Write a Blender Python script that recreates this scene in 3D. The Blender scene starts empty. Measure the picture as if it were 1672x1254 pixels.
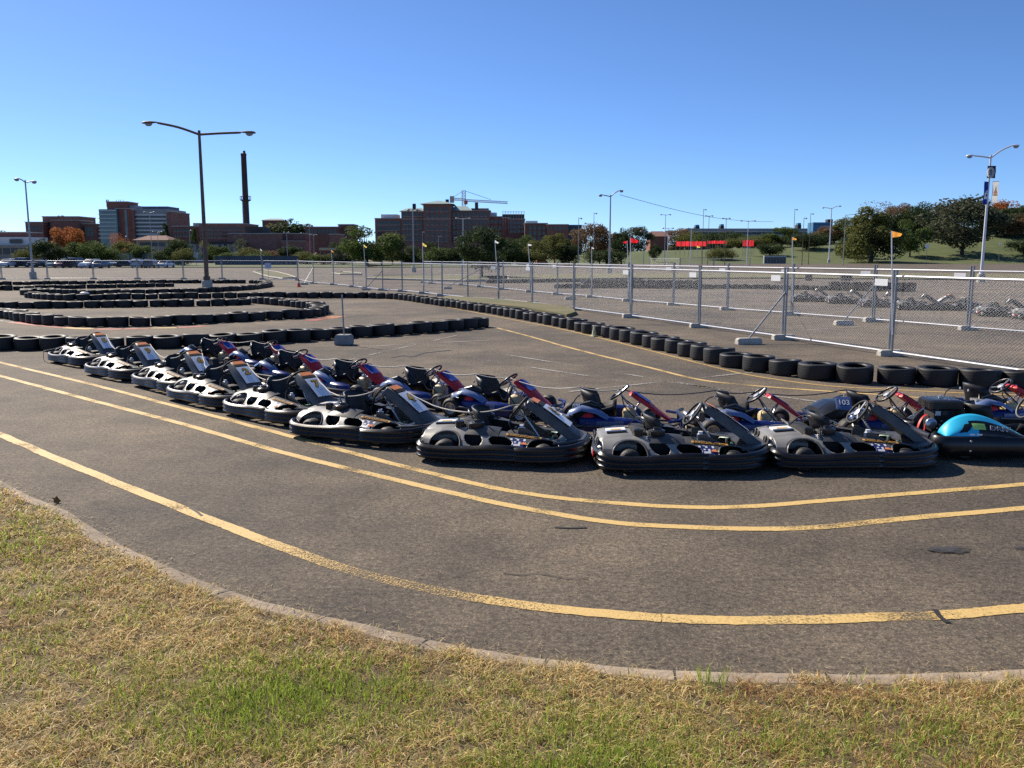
import bpy, bmesh, math, random
import numpy as np
from mathutils import Vector, Matrix, noise as mnoise

R = math.radians
scn = bpy.context.scene
col = scn.collection
rng = random.Random(11)

# ------------------------------------------------------------------ camera
F_PX, W_PX, H_PX, HOR, CAM_H = 1400.0, 1672.0, 1254.0, 418.0, 2.3
PITCH = math.atan((H_PX / 2 - HOR) / F_PX)
cam = bpy.data.cameras.new("camera")
cam.sensor_fit = 'HORIZONTAL'; cam.sensor_width = 36.0
cam.lens = 36.0 * F_PX / W_PX
cam.clip_start = 0.05; cam.clip_end = 6000
cam_o = bpy.data.objects.new("camera", cam); col.objects.link(cam_o)
cam_o.location = (0, 0, CAM_H)
cam_o.rotation_euler = (math.pi / 2 - PITCH, 0, 0)
scn.camera = cam_o

# ------------------------------------------------------------------ sky, sun, exposure
SUN_EL, SUN_DIR = R(37.5), Vector((-0.70, 0.714))
SUN_AZ = math.atan2(SUN_DIR.x, SUN_DIR.y)
world = bpy.data.worlds.new("World"); scn.world = world
world.use_nodes = True
wn = world.node_tree
bg = wn.nodes["Background"]
sky = wn.nodes.new("ShaderNodeTexSky"); sky.sky_type = 'NISHITA'
sky.sun_disc = False; sky.sun_elevation = SUN_EL; sky.sun_rotation = SUN_AZ
sky.altitude = 0; sky.air_density = 0.6; sky.dust_density = 0.15; sky.ozone_density = 9.0
wn.links.new(sky.outputs[0], bg.inputs[0]); bg.inputs[1].default_value = 0.10
sun = bpy.data.lights.new("sun", 'SUN'); sun.energy = 4.8; sun.angle = R(0.55); sun.color = (1.0, 0.90, 0.76)
sun_o = bpy.data.objects.new("sun", sun); col.objects.link(sun_o)
sd = Vector((SUN_DIR.x, SUN_DIR.y, 0)).normalized() * math.cos(SUN_EL) + Vector((0, 0, math.sin(SUN_EL)))
sun_o.rotation_euler = sd.to_track_quat('Z', 'Y').to_euler()
sun_o.location = (-30, 20, 60)
scn.view_settings.view_transform = 'Standard'; scn.view_settings.look = 'None'
scn.view_settings.gamma = 1.0; scn.view_settings.exposure = 0.6
scn.cycles.use_denoising = False; scn.cycles.max_bounces = 6; scn.cycles.transparent_max_bounces = 16

# ------------------------------------------------------------------ measuring helpers (photo pixel -> place in the world)
CP, SP = math.cos(PITCH), math.sin(PITCH)
def ray(px, py):
    u, v = (px - W_PX / 2) / F_PX, (H_PX / 2 - py) / F_PX
    return Vector((u, CP + v * SP, -SP + v * CP))
def G(px, py, z=0.0):
    d = ray(px, py); t = (z - CAM_H) / d.z
    return Vector((d.x * t, d.y * t, z))
def P(px, py, Y):
    d = ray(px, py); t = Y / d.y
    return Vector((d.x * t, Y, CAM_H + d.z * t))

# ------------------------------------------------------------------ materials
def mat(name, c, rough=0.6, metal=0.0, nz=0.15, scale=8.0, bump=0.0, bscale=60.0, c2=None, spec=None, coat=0.0):
    m = bpy.data.materials.new(name); m.use_nodes = True
    nt = m.node_tree; b = nt.nodes["Principled BSDF"]
    b.inputs["Roughness"].default_value = rough; b.inputs["Metallic"].default_value = metal
    if spec is not None: b.inputs["Specular IOR Level"].default_value = spec
    if coat: b.inputs["Coat Weight"].default_value = coat
    tc = nt.nodes.new("ShaderNodeTexCoord")
    n = nt.nodes.new("ShaderNodeTexNoise"); n.inputs["Scale"].default_value = scale; n.inputs["Detail"].default_value = 5
    nt.links.new(tc.outputs["Object"], n.inputs["Vector"])
    r = nt.nodes.new("ShaderNodeValToRGB"); r.color_ramp.elements[0].position = 0.3; r.color_ramp.elements[1].position = 0.7
    d = c2 if c2 else tuple(min(1, x * (1 + nz)) for x in c)
    a = c if c2 else tuple(x * (1 - nz) for x in c)
    r.color_ramp.elements[0].color = (*a, 1); r.color_ramp.elements[1].color = (*d, 1)
    nt.links.new(n.outputs["Fac"], r.inputs["Fac"]); nt.links.new(r.outputs["Color"], b.inputs["Base Color"])
    if bump:
        n2 = nt.nodes.new("ShaderNodeTexNoise"); n2.inputs["Scale"].default_value = bscale; n2.inputs["Detail"].default_value = 3
        nt.links.new(tc.outputs["Object"], n2.inputs["Vector"])
        bp = nt.nodes.new("ShaderNodeBump"); bp.inputs["Strength"].default_value = bump; bp.inputs["Distance"].default_value = 0.02
        nt.links.new(n2.outputs["Fac"], bp.inputs["Height"]); nt.links.new(bp.outputs["Normal"], b.inputs["Normal"])
    return m

M = {}
M['black_plastic'] = mat('black_plastic', (.006, .006, .007), .3, scale=5, c2=(.018, .017, .016), bump=.05, bscale=90)
M['black_matte'] = mat('black_matte', (.012, .012, .013), .7, nz=.3)
M['silver_body'] = mat('silver_body', (.085, .084, .08), .40, .25, c2=(.13, .125, .115), scale=9, spec=.4)
M['silver_light'] = mat('silver_light', (.26, .252, .23), .38, .1, nz=.1, scale=6)
M['fairing_grey'] = mat('fairing_grey', (.075, .075, .073), .48, .1, nz=.25, scale=12)
M['grey_dark'] = mat('grey_dark', (.07, .07, .07), .45, .1, nz=.2)
M['white_panel'] = mat('white_panel', (.82, .83, .85), .3, nz=.08)
M['white_paint'] = mat('white_paint', (.78, .78, .77), .45, nz=.05)
M['orange'] = mat('orange', (.75, .24, .06), .45, nz=.12, scale=30)
M['gold'] = mat('gold', (.70, .40, .05), .5, nz=.05)
M['text_dark'] = mat('text_dark', (.015, .013, .012), .5)
M['strip_orange'] = mat('strip_orange', (.72, .36, .07), .5, nz=.15, scale=40)
M['navy'] = mat('navy', (.015, .03, .14), .4)
M['rubber'] = mat('rubber', (.016, .016, .017), .62, nz=.35, scale=14, bump=.25, bscale=70)
M['steel'] = mat('steel', (.5, .5, .5), .35, .9, nz=.1)
M['alu'] = mat('alu', (.6, .6, .6), .28, .8, nz=.1)
M['galv'] = mat('galv', (.27, .28, .29), .42, .55, nz=.14, scale=14)
M['wire'] = mat('wire', (.46, .47, .48), .5, .4, nz=.1)
M['rail'] = mat('rail', (.55, .56, .58), .38, .35, nz=.08, scale=14)
M['green_frame'] = mat('green_frame', (.01, .16, .06), .4)
M['blue_body'] = mat('blue_body', (.012, .026, .15), .3, .1, nz=.15)
M['blue_light'] = mat('blue_light', (.16, .22, .38), .3, .2, nz=.15)
M['red_body'] = mat('red_body', (.62, .018, .025), .42, spec=.35, nz=.12)
M['red_dark'] = mat('red_dark', (.30, .012, .014), .42)
M['blue_plate'] = mat('blue_plate', (.03, .09, .40), .6, spec=.2, c2=(.02, .05, .22), scale=40)
M['tank'] = mat('tank', (.62, .47, .24), .5, nz=.12)
M['seat'] = mat('seat', (.010, .010, .012), .5, nz=.2)
M['cyan'] = mat('cyan', (.03, .46, .72), .3, nz=.06)
M['lime'] = mat('lime', (.45, .75, .18), .4)
M['concrete'] = mat('concrete', (.44, .41, .35), .9, nz=.2, scale=9, bump=.3, bscale=40)
M['rope'] = mat('rope', (.48, .45, .39), .7)
M['cable'] = mat('cable', (.06, .06, .06), .6)

def asphalt_mat():
    m = bpy.data.materials.new('asphalt'); m.use_nodes = True; nt = m.node_tree; b = nt.nodes["Principled BSDF"]
    b.inputs["Roughness"].default_value = .85; b.inputs["Specular IOR Level"].default_value = .25
    tc = nt.nodes.new("ShaderNodeTexCoord")
    def nz(s, det, rough=.6):
        n = nt.nodes.new("ShaderNodeTexNoise"); n.inputs["Scale"].default_value = s; n.inputs["Detail"].default_value = det
        n.inputs["Roughness"].default_value = rough
        nt.links.new(tc.outputs["Object"], n.inputs["Vector"]); return n
    def ramp(src, p0, c0, p1, c1):
        r = nt.nodes.new("ShaderNodeValToRGB"); e = r.color_ramp.elements
        e[0].position, e[1].position = p0, p1; e[0].color = (*c0, 1); e[1].color = (*c1, 1)
        nt.links.new(src, r.inputs["Fac"]); return r
    def mix(kind, f, a, b_):
        x = nt.nodes.new("ShaderNodeMix"); x.data_type = 'RGBA'; x.blend_type = kind
        x.inputs[0].default_value = f
        nt.links.new(a, x.inputs[6]); nt.links.new(b_, x.inputs[7]); return x
    big = ramp(nz(.22, 6).outputs["Fac"], .32, (.095, .085, .073), .66, (.232, .193, .143))
    mid = ramp(nz(1.3, 8, .72).outputs["Fac"], .3, (.62, .63, .65), .72, (1.28, 1.24, 1.17))
    fin = ramp(nz(22, 8, .92).outputs["Fac"], .38, (.15, .15, .16), .64, (2.0, 1.94, 1.85))
    v = nt.nodes.new("ShaderNodeTexVoronoi"); v.inputs["Scale"].default_value = 55
    nt.links.new(tc.outputs["Object"], v.inputs["Vector"])
    agg = ramp(v.outputs["Distance"], .0, (1.6, 1.55, 1.5), .5, (.62, .62, .63))
    c = mix('MULTIPLY', 1, big.outputs[0], mid.outputs[0]); c = mix('MULTIPLY', .9, c.outputs[2], fin.outputs[0]); c = mix('MULTIPLY', .8, c.outputs[2], agg.outputs[0])
    # hairline cracks: thin bands of a stretched, warped noise
    w = nz(.33, 3)
    ck = nt.nodes.new("ShaderNodeMath"); ck.operation = 'SUBTRACT'; ck.inputs[1].default_value = .5
    nt.links.new(w.outputs["Fac"], ck.inputs[0])
    ab = nt.nodes.new("ShaderNodeMath"); ab.operation = 'ABSOLUTE'; nt.links.new(ck.outputs[0], ab.inputs[0])
    cr = ramp(ab.outputs[0], .0006, (.55, .55, .55), .0018, (1, 1, 1))
    c = mix('MULTIPLY', .45, c.outputs[2], cr.outputs[0])
    # scattered oil drips
    ol = ramp(nz(1.1, 2).outputs["Fac"], .70, (1, 1, 1), .76, (.55, .55, .56))
    c = mix('MULTIPLY', .8, c.outputs[2], ol.outputs[0])
    nt.links.new(c.outputs[2], b.inputs["Base Color"])
    bp = nt.nodes.new("ShaderNodeBump"); bp.inputs["Strength"].default_value = .55; bp.inputs["Distance"].default_value = .012
    nt.links.new(nz(75, 5, .8).outputs["Fac"], bp.inputs["Height"])
    nt.links.new(bp.outputs["Normal"], b.inputs["Normal"])
    return m
M['asphalt'] = asphalt_mat()

def paint_mat(name, c, wear=.5, scale=22, soft=.12, wscale=.8):
    """road paint that has flaked off in places, leaving the road below to show"""
    m = bpy.data.materials.new(name); m.use_nodes = True; nt = m.node_tree; b = nt.nodes["Principled BSDF"]
    b.inputs["Roughness"].default_value = .7
    tc = nt.nodes.new("ShaderNodeTexCoord")
    n = nt.nodes.new("ShaderNodeTexNoise"); n.inputs["Scale"].default_value = scale; n.inputs["Detail"].default_value = 6; n.inputs["Roughness"].default_value = .75
    n2 = nt.nodes.new("ShaderNodeTexNoise"); n2.inputs["Scale"].default_value = wscale; n2.inputs["Detail"].default_value = 2
    for k in (n, n2): nt.links.new(tc.outputs["Object"], k.inputs["Vector"])
    ad = nt.nodes.new("ShaderNodeMath"); ad.operation = 'MULTIPLY_ADD'; ad.inputs[1].default_value = .9; nt.links.new(n2.outputs["Fac"], ad.inputs[0]); nt.links.new(n.outputs["Fac"], ad.inputs[2])
    r = nt.nodes.new("ShaderNodeValToRGB"); r.color_ramp.elements[0].position = wear; r.color_ramp.elements[1].position = wear + soft
    r.color_ramp.elements[0].color = (0, 0, 0, 1); r.color_ramp.elements[1].color = (1, 1, 1, 1)
    nt.links.new(ad.outputs[0], r.inputs["Fac"])
    cr = nt.nodes.new("ShaderNodeValToRGB"); cr.color_ramp.elements[0].color = (*[x * .7 for x in c], 1); cr.color_ramp.elements[1].color = (*[min(1, x * 1.15) for x in c], 1)
    cr.color_ramp.elements[0].position = .3; cr.color_ramp.elements[1].position = .7
    nt.links.new(n.outputs["Fac"], cr.inputs["Fac"]); nt.links.new(cr.outputs[0], b.inputs["Base Color"])
    tr = nt.nodes.new("ShaderNodeBsdfTransparent"); mx = nt.nodes.new("ShaderNodeMixShader")
    nt.links.new(r.outputs[0], mx.inputs[0]); nt.links.new(tr.outputs[0], mx.inputs[1]); nt.links.new(b.outputs[0], mx.inputs[2])
    nt.links.new(mx.outputs[0], nt.nodes["Material Output"].inputs[0])
    return m
YEL = (.66, .45, .16)
M['yellow_line'] = paint_mat('yellow_line', YEL, .72, scale=45, soft=.20, wscale=1.6)
M['yellow_worn'] = paint_mat('yellow_worn', YEL, .86, scale=75, soft=.10, wscale=.55)
M['yellow_thin'] = paint_mat('yellow_thin', (.50, .33, .11), .70)
M['white_faded'] = paint_mat('white_faded', (.36, .34, .30), .99)
M['red_kerb'] = paint_mat('red_kerb', (.38, .07, .05), .78)
M['yel_kerb'] = paint_mat('yel_kerb', (.50, .33, .09), .78)
M['orange_kerb'] = paint_mat('orange_kerb', (.52, .20, .07), .84)
M['oil'] = paint_mat('oil', (.045, .042, .042), .62, scale=7, soft=.5)

# ------------------------------------------------------------------ mesh builder
class MB:
    def __init__(s): s.V = []; s.F = []; s.I = []
    def add(s, vs, fs, m=0):
        b = len(s.V); s.V += [tuple(v) for v in vs]
        for f in fs: s.F.append(tuple(b + i for i in f)); s.I.append(m)
        return s
    def box(s, c, d, m=0, bev=0.0, mx=None):
        hx, hy, hz = d[0] / 2, d[1] / 2, d[2] / 2
        if bev <= 0:
            vs = [(x, y, z) for x in (-hx, hx) for y in (-hy, hy) for z in (-hz, hz)]
            fs = [(0, 1, 3, 2), (4, 6, 7, 5), (0, 4, 5, 1), (2, 3, 7, 6), (0, 2, 6, 4), (1, 5, 7, 3)]
        else:
            bm = bmesh.new(); bmesh.ops.create_cube(bm, size=1)
            for v in bm.verts: v.co = Vector((v.co.x * d[0], v.co.y * d[1], v.co.z * d[2]))
            bmesh.ops.bevel(bm, geom=list(bm.edges), offset=bev, segments=2, profile=.6, affect='EDGES')
            bm.verts.ensure_lookup_table(); bm.verts.index_update()
            vs = [v.co.copy() for v in bm.verts]; fs = [[v.index for v in f.verts] for f in bm.faces]; bm.free()
        c = Vector(c)
        vs = [(mx @ Vector(v) if mx else Vector(v)) + c for v in vs]
        return s.add(vs, fs, m)
    def tube(s, pts, r, n=8, m=0, closed=False):
        pts = [Vector(p) for p in pts]; N = len(pts)
        rs = r if isinstance(r, (list, tuple)) else [r] * N
        rings = []; ref = None
        for i, p in enumerate(pts):
            if closed: t = pts[(i + 1) % N] - pts[i - 1]
            else: t = pts[min(i + 1, N - 1)] - pts[max(i - 1, 0)]
            t.normalize()
            if ref is None: ref = Vector((0, 0, 1)) if abs(t.z) < .9 else Vector((1, 0, 0))
            a = ref - t * ref.dot(t)
            if a.length < 1e-5: a = t.orthogonal()
            a.normalize(); b = t.cross(a); ref = a
            rings.append([p + (a * math.cos(q) + b * math.sin(q)) * rs[i] for q in [2 * math.pi * k / n for k in range(n)]])
        return s.loft(rings, m, closed_path=closed, caps=not closed)
    def loft(s, rings, m=0, closed_path=False, caps=True, ring_closed=True):
        n = len(rings[0]); N = len(rings); vs = [v for r_ in rings for v in r_]; fs = []
        for i in range(N if closed_path else N - 1):
            j = (i + 1) % N
            for k in range(n if ring_closed else n - 1):
                k2 = (k + 1) % n
                fs.append((i * n + k, i * n + k2, j * n + k2, j * n + k))
        if caps and not closed_path and ring_closed:
            fs.append(tuple(reversed(range(n)))); fs.append(tuple((N - 1) * n + k for k in range(n)))
        return s.add(vs, fs, m)
    def lathe(s, prof, n=16, m=0, mx=None, closed=False):
        rings = [[Vector((r_ * math.cos(2 * math.pi * k / n), r_ * math.sin(2 * math.pi * k / n), z)) for r_, z in prof] for k in range(n)]
        if mx: rings = [[mx @ v for v in r_] for r_ in rings]
        return s.loft(rings, m, closed_path=True, caps=False, ring_closed=closed)
    def prism(s, poly, h, m=0, mx=None):
        n = len(poly); vs = [Vector((x, y, 0)) for x, y in poly] + [Vector((x, y, h)) for x, y in poly]
        if mx: vs = [mx @ v for v in vs]
        fs = [tuple(reversed(range(n))), tuple(range(n, 2 * n))] + [(k, (k + 1) % n, n + (k + 1) % n, n + k) for k in range(n)]
        return s.add(vs, fs, m)
    def mesh(s, name, mats, smooth=None, recalc=True):
        me = bpy.data.meshes.new(name); me.from_pydata(s.V, [], s.F)
        for k in (mats if isinstance(mats, (list, tuple)) else [mats]): me.materials.append(M[k] if isinstance(k, str) else k)
        me.polygons.foreach_set('material_index', s.I)
        if recalc:
            bm = bmesh.new(); bm.from_mesh(me); bmesh.ops.recalc_face_normals(bm, faces=bm.faces); bm.to_mesh(me); bm.free()
        if smooth is not None:
            me.polygons.foreach_set('use_smooth', [True] * len(me.polygons))
            me.set_sharp_from_angle(angle=R(smooth))
        me.update(); return me
    def build(s, name, mats, parent=None, smooth=None, loc=None, recalc=True):
        return link(name, s.mesh(name, mats, smooth, recalc), parent, loc)

def link(name, me, parent=None, loc=None):
    o = bpy.data.objects.new(name, me); col.objects.link(o)
    if parent: o.parent = parent
    if loc is not None: o.location = loc
    return o
def tag(o, label=None, cat=None, group=None, kind=None):
    for k, v in (('label', label), ('category', cat), ('group', group), ('kind', kind)):
        if v: o[k] = v
    return o
def empty(name, loc=(0, 0, 0), rz=0.0, label=None, cat=None, group=None):
    o = bpy.data.objects.new(name, None); col.objects.link(o); o.empty_display_size = .2
    o.location = loc; o.rotation_euler = (0, 0, rz)
    return tag(o, label, cat, group)
KIDS = {}
def dup(o, parent=None, label=None, skip=()):
    c = o.copy(); col.objects.link(c); c.parent = parent
    if label: c['label'] = label
    for ch in o.children:
        if ch.name.split('.')[0] in skip: continue
        dup(ch, c)
    return c
def text_mesh(s, size, bold=0.0, ext=.0015, shear=0.0):
    cu = bpy.data.curves.new('t', 'FONT'); cu.body = s; cu.size = size; cu.align_x = 'CENTER'; cu.align_y = 'CENTER'
    cu.offset = bold; cu.extrude = ext; cu.resolution_u = 3; cu.shear = shear
    o = bpy.data.objects.new('t', cu); col.objects.link(o)
    dg = bpy.context.evaluated_depsgraph_get()
    me = bpy.data.meshes.new_from_object(o.evaluated_get(dg)); bpy.data.objects.remove(o); bpy.data.curves.remove(cu)
    return me
def text(name, s, size, mx, m, parent, bold=0.0, ext=.0015, sx=1.0, shear=0.0):
    me = text_mesh(s, size, bold, ext, shear); me.materials.clear(); me.materials.append(M[m])
    me.transform(mx @ Matrix.Diagonal((sx, 1, 1, 1))); me.name = name
    return link(name, me, parent)
def frame(o, x, y):
    """matrix with origin o, X along x, Y along y (orthogonalised)"""
    x = Vector(x).normalized(); z = x.cross(Vector(y)).normalized(); y = z.cross(x)
    m = Matrix((x, y, z)).transposed().to_4x4(); m.translation = Vector(o); return m
def interp(x, xs, ys):
    return float(np.interp(x, xs, ys))
def smooth(t):
    t = max(0., min(1., t)); return t * t * (3 - 2 * t)
def spline(pts, n=8):
    """Catmull-Rom through pts"""
    pts = [Vector(p) for p in pts]; out = []
    for i in range(len(pts) - 1):
        p0, p1, p2, p3 = pts[max(i - 1, 0)], pts[i], pts[i + 1], pts[min(i + 2, len(pts) - 1)]
        for k in range(n):
            t = k / n
            out.append(.5 * ((2 * p1) + (p2 - p0) * t + (2 * p0 - 5 * p1 + 4 * p2 - p3) * t * t + (3 * p1 - p0 - 3 * p2 + p3) * t ** 3))
    out.append(pts[-1]); return out
# ================================================================== GROUND, ROAD MARKINGS
def sheet(name, poly, z, m, kind='structure'):
    b = MB(); b.add([(x, y, z) for x, y in poly], [tuple(range(len(poly)))])
    return tag(b.build(name, m), kind=kind)
M['earth'] = mat('earth', (.075, .085, .030), .95, c2=(.15, .125, .06), scale=.08)
sheet('ground', [(-3000, -400), (3000, -400), (3000, 4500), (-3000, 4500)], -0.02, 'earth')
sheet('asphalt_lot', [(-330, -60), (330, -60), (330, 262), (-330, 262)], 0.0, 'asphalt')
M['lawn'] = mat('lawn', (.055, .085, .018), .95, c2=(.10, .115, .03), scale=.25, bump=.4, bscale=3)
M['dry_grass'] = mat('dry_grass', (.17, .135, .055), .95, c2=(.085, .095, .03), scale=.5, bump=.4, bscale=4)

def hill_h(x):
    return interp(x, [0, 12, 39, 107, 121, 156, 200, 330], [0, .6, 3.8, 5.6, 6.6, 9.4, 11.4, 12.5])
def hill_z(x, y):
    if x < -5 or y < 258: return 0.0
    return hill_h(x) * smooth((y - 262) / 80.0)
def lawn():
    xs = np.linspace(-5, 340, 60); ys = list(np.linspace(258, 350, 24)) + [420, 520, 700]
    b = MB(); V = []; nx = len(xs)
    for y in ys:
        for x in xs:
            V.append((x, y, .02 + hill_z(x, y) + (.25 * mnoise.noise(Vector((x * .05, y * .05, 0))) if y > 268 else 0)))
    Fc = [(j * nx + i, j * nx + i + 1, (j + 1) * nx + i + 1, (j + 1) * nx + i) for j in range(len(ys) - 1) for i in range(nx - 1)]
    b.add(V, Fc)
    return tag(b.build('grass_hill', 'lawn', smooth=180), kind='structure')
lawn()

LINE_Z = [0.004]
def ribbon(name, pix, width, m, n=30, z=None, closed=False):
    if z is None: z = LINE_Z[0]
    pts = spline([G(x, y) for x, y in pix], n)
    b = MB(); L = []; 
    for i, p in enumerate(pts):
        t = (pts[min(i + 1, len(pts) - 1)] - pts[max(i - 1, 0)]).normalized(); nrm = Vector((-t.y, t.x, 0))
        w0 = width / 2; off = .012 * mnoise.noise(p * 1.7)
        for s_ in (-1, 1):
            wj = s_ * w0 * (1 + .10 * mnoise.noise(p * 2.3 + Vector((0, 0, s_))) + .14 * mnoise.noise(p * 19 + Vector((0, 0, s_ * 3)))) + off; L.append((p.x + nrm.x * wj, p.y + nrm.y * wj, z))
    b.add(L, [(2 * i, 2 * i + 1, 2 * i + 3, 2 * i + 2) for i in range(len(pts) - 1)])
    return tag(b.build(name, m), kind='structure')
Y1 = [(-80, 680), (0, 710), (100, 752), (200, 793), (310, 836), (440, 886)]
Y1b = [(440, 886), (560, 928), (700, 962), (830, 985), (960, 1000), (1080, 1010)]
Y1c = [(1080, 1010), (1200, 1014), (1330, 1012), (1450, 1008), (1560, 1003), (1672, 994), (1780, 982)]
ribbon('road_line', Y1, .125, 'yellow_line'); ribbon('road_line', Y1b, .125, 'yellow_worn'); ribbon('road_line', Y1c, .13, 'yellow_line')
ribbon('road_line', [(-90, 590), (0, 614), (150, 654), (300, 693), (450, 736), (600, 773), (750, 808), (870, 833), (1000, 853), (1120, 861), (1250, 864), (1340, 861), (1440, 851), (1560, 840), (1672, 830), (1790, 818)], .115, 'yellow_line')
ribbon('road_line', [(-90, 570), (0, 592), (150, 628), (300, 667), (450, 706), (620, 752), (780, 791), (900, 812), (1050, 825), (1150, 829), (1230, 827), (1330, 819), (1500, 805), (1672, 791), (1790, 780)], .11, 'yellow_line')
ribbon('road_line', [(805, 534), (860, 548), (931, 568), (1063, 601), (1142, 620), (1221, 629), (1337, 638), (1416, 643), (1508, 650), (1640, 660), (1750, 668)], .11, 'yellow_line')
ribbon('road_line', [(640, 488), (700, 496), (816, 518), (900, 534), (971, 550), (1063, 573), (1168, 600), (1232, 614), (1340, 629), (1450, 636), (1600, 643), (1760, 648)], .09, 'yellow_thin')
for a, b_ in (((560, 590), (745, 548)), ((690, 573), (1010, 622)), ((800, 575), (1260, 650)), ((930, 640), (1230, 608)), ((600, 566), (800, 556)), ((1060, 620), (1400, 665)), ((1120, 480), (1320, 462)), ((1000, 470), (1130, 455)), ((1270, 492), (1440, 470)), ((1400, 500), (1672, 512)), ((1300, 540), (1640, 520))):
    ribbon('parking_line', [a, b_], .09, 'white_faded', n=14, z=.008)
# painted kerb stripes at the foot of the tyres
stripe_px = [(-40, 521), (20, 526), (65, 531), (108, 535), (150, 537.5), (200, 537.5), (245, 536), (290, 535), (340, 532)]
for i in range(len(stripe_px) - 1):
    ribbon('kerb_stripe', [stripe_px[i], stripe_px[i + 1]], .42, ['white_faded', 'red_kerb', 'red_kerb', 'yel_kerb', 'red_kerb', 'red_kerb', 'yel_kerb', 'red_kerb'][i], n=4, z=.004)
ribbon('kerb_stripe', [(520, 521), (552, 516)], .8, 'orange_kerb', n=4, z=.004)
ribbon('kerb_stripe', [(505, 524), (528, 520.5)], .5, 'red_kerb', n=4, z=.008)
def blotch(px, py, w, d, m='oil', seed=0, kind='structure', name='oil_stain', z=.012):
    c = G(px, py); q = random.Random(seed); n = 26
    ph = [q.uniform(0, 6.28) for _ in range(3)]
    vs = []
    for k in range(n):
        a = 2 * math.pi * k / n; r_ = 1 + .18 * math.sin(2 * a + ph[0]) + .13 * math.sin(3 * a + ph[1]) + .07 * math.sin(7 * a + ph[2])
        vs.append((c.x + w / 2 * r_ * math.cos(a), c.y + d / 2 * r_ * math.sin(a), z))
    b = MB(); b.add(vs, [tuple(range(n))]); tag(b.build(name, m), kind=kind)
blotch(1551, 899, .30, .17, seed=1); blotch(1690, 878, .22, .10, seed=2); blotch(1668, 896, .12, .08, seed=3)
M['crack'] = paint_mat('crack', (.022, .02, .018), .70, scale=14)
M['skid'] = paint_mat('skid', (.03, .029, .029), .92, scale=10, soft=.5, wscale=.9)
for pp, w in (([(640, 584), (658, 581), (672, 583), (690, 577), (706, 575), (735, 572)], .10), ([(1528, 996), (1536, 1008), (1549, 1018)], .035), ([(905, 862), (930, 863), (958, 862)], .03), ([(820, 936), (850, 940), (880, 938), (930, 946), (960, 945)], .009), ([(310, 830), (322, 836), (331, 843)], .025)):
    ribbon('tar_crack', pp, w, 'crack', z=.0065)
# median islands of dry grass far across the lot, each with its kerb
def island(pix, kerb=True, m='dry_grass'):
    pts = [G(x, y) for x, y in pix]; n = len(pts)
    b = MB(); b.prism([(p.x, p.y) for p in pts], .13)
    o = tag(b.build('median_island', m), kind='structure')
    if kerb:
        k = MB(); k.tube([Vector((p.x, p.y, .10)) for p in pts], .09, 6, closed=True); tag(k.build('median_kerb', 'concrete'), kind='structure')
island([(414, 445), (425, 449), (442, 454), (462, 456.5), (484, 455), (470, 450), (452, 445), (430, 442)])
island([(543, 447), (556, 449), (588, 449.5), (590, 447.5), (560, 445)])
island([(600, 456), (700, 458.5), (760, 460), (830, 459), (830, 452), (720, 450.5), (610, 452)], True)
island([(790, 452), (800, 458), (1000, 456), (1250, 455), (1500, 457), (1800, 458), (1800, 449), (1500, 447.5), (1200, 447.5), (950, 448)], False)
island([(-300, 437), (600, 437), (640, 434), (600, 432), (-300, 432)], False, 'lawn')
island([(600, 437.2), (860, 436), (900, 433), (860, 431), (600, 431.6)], False, 'lawn')
island([(716, 497), (780, 498), (860, 507), (925, 519), (940, 514), (934, 506), (880, 499), (815, 492), (760, 488), (726, 487)], False)
# ---- the grass bank the photographer stands on, with its concrete kerb
KERB_Z = .12
kerb_px = [(-330, 660), (-200, 705), (-90, 748), (0, 783), (44, 806), (110, 833), (146, 856), (199, 888), (247, 910), (309, 937), (376, 963), (464, 988), (600, 1018), (700, 1043), (830, 1065), (960, 1081), (1100, 1093), (1250, 1097), (1450, 1098), (1672, 1091), (1850, 1078), (2050, 1055)]
kerb = spline([G(x, y, KERB_Z) for x, y in kerb_px], 6)
def inward(i):
    t = (kerb[min(i + 1, len(kerb) - 1)] - kerb[max(i - 1, 0)]).normalized(); return Vector((t.y, -t.x, 0))
INW = [inward(i) for i in range(len(kerb))]
b = MB(); rings = []
for i, p in enumerate(kerb):
    n_ = INW[i]; j = .008 * mnoise.noise(p * 5)
    rings.append([p + n_ * o_ + Vector((0, 0, z_ + j)) for o_, z_ in ((-.01, -.14), (-.004, -.015), (.012, -.002), (.08, 0.003), (.15, .0), (.16, -.14))])
b.loft(rings, caps=True)
M['kerb'] = mat('kerb', (.38, .30, .215), .92, c2=(.20, .155, .11), scale=4, bump=.5, bscale=35)
tag(b.build('kerb', 'kerb', smooth=50), kind='structure')
jb = MB()
for i in range(6, len(kerb) - 6, 9):
    t = Vector((-INW[i].y, INW[i].x, 0)); p = kerb[i]
    jb.add([p + INW[i] * a_ + t * b_ + Vector((0, 0, .0065)) for a_, b_ in ((.005, -.005), (.15, -.006), (.15, .006), (.005, .004))], [(0, 1, 2, 3)])
tag(jb.build('kerb_joints', 'crack'), kind='structure')
def bank_z(d):
    return KERB_Z + .015 + .22 * smooth(d / 4.5) + .03 * d
OFF = [.13, .3, .6, 1, 1.5, 2.2, 3, 4, 5.2]
b = MB(); V = []
for i, p in enumerate(kerb):
    for d in OFF:
        q = p + INW[i] * d; V.append((q.x, q.y, bank_z(d) - .012 + .012 * mnoise.noise(q * 1.2)))
nO = len(OFF)
b.add(V, [(i * nO + k, i * nO + k + 1, (i + 1) * nO + k + 1, (i + 1) * nO + k) for i in range(len(kerb) - 1) for k in range(nO - 1)])
M['turf'] = mat('turf', (.085, .062, .032), .95, c2=(.17, .125, .06), scale=12, bump=.5, bscale=60)
tag(b.build('grass_bank', 'turf', smooth=180), kind='structure')

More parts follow.
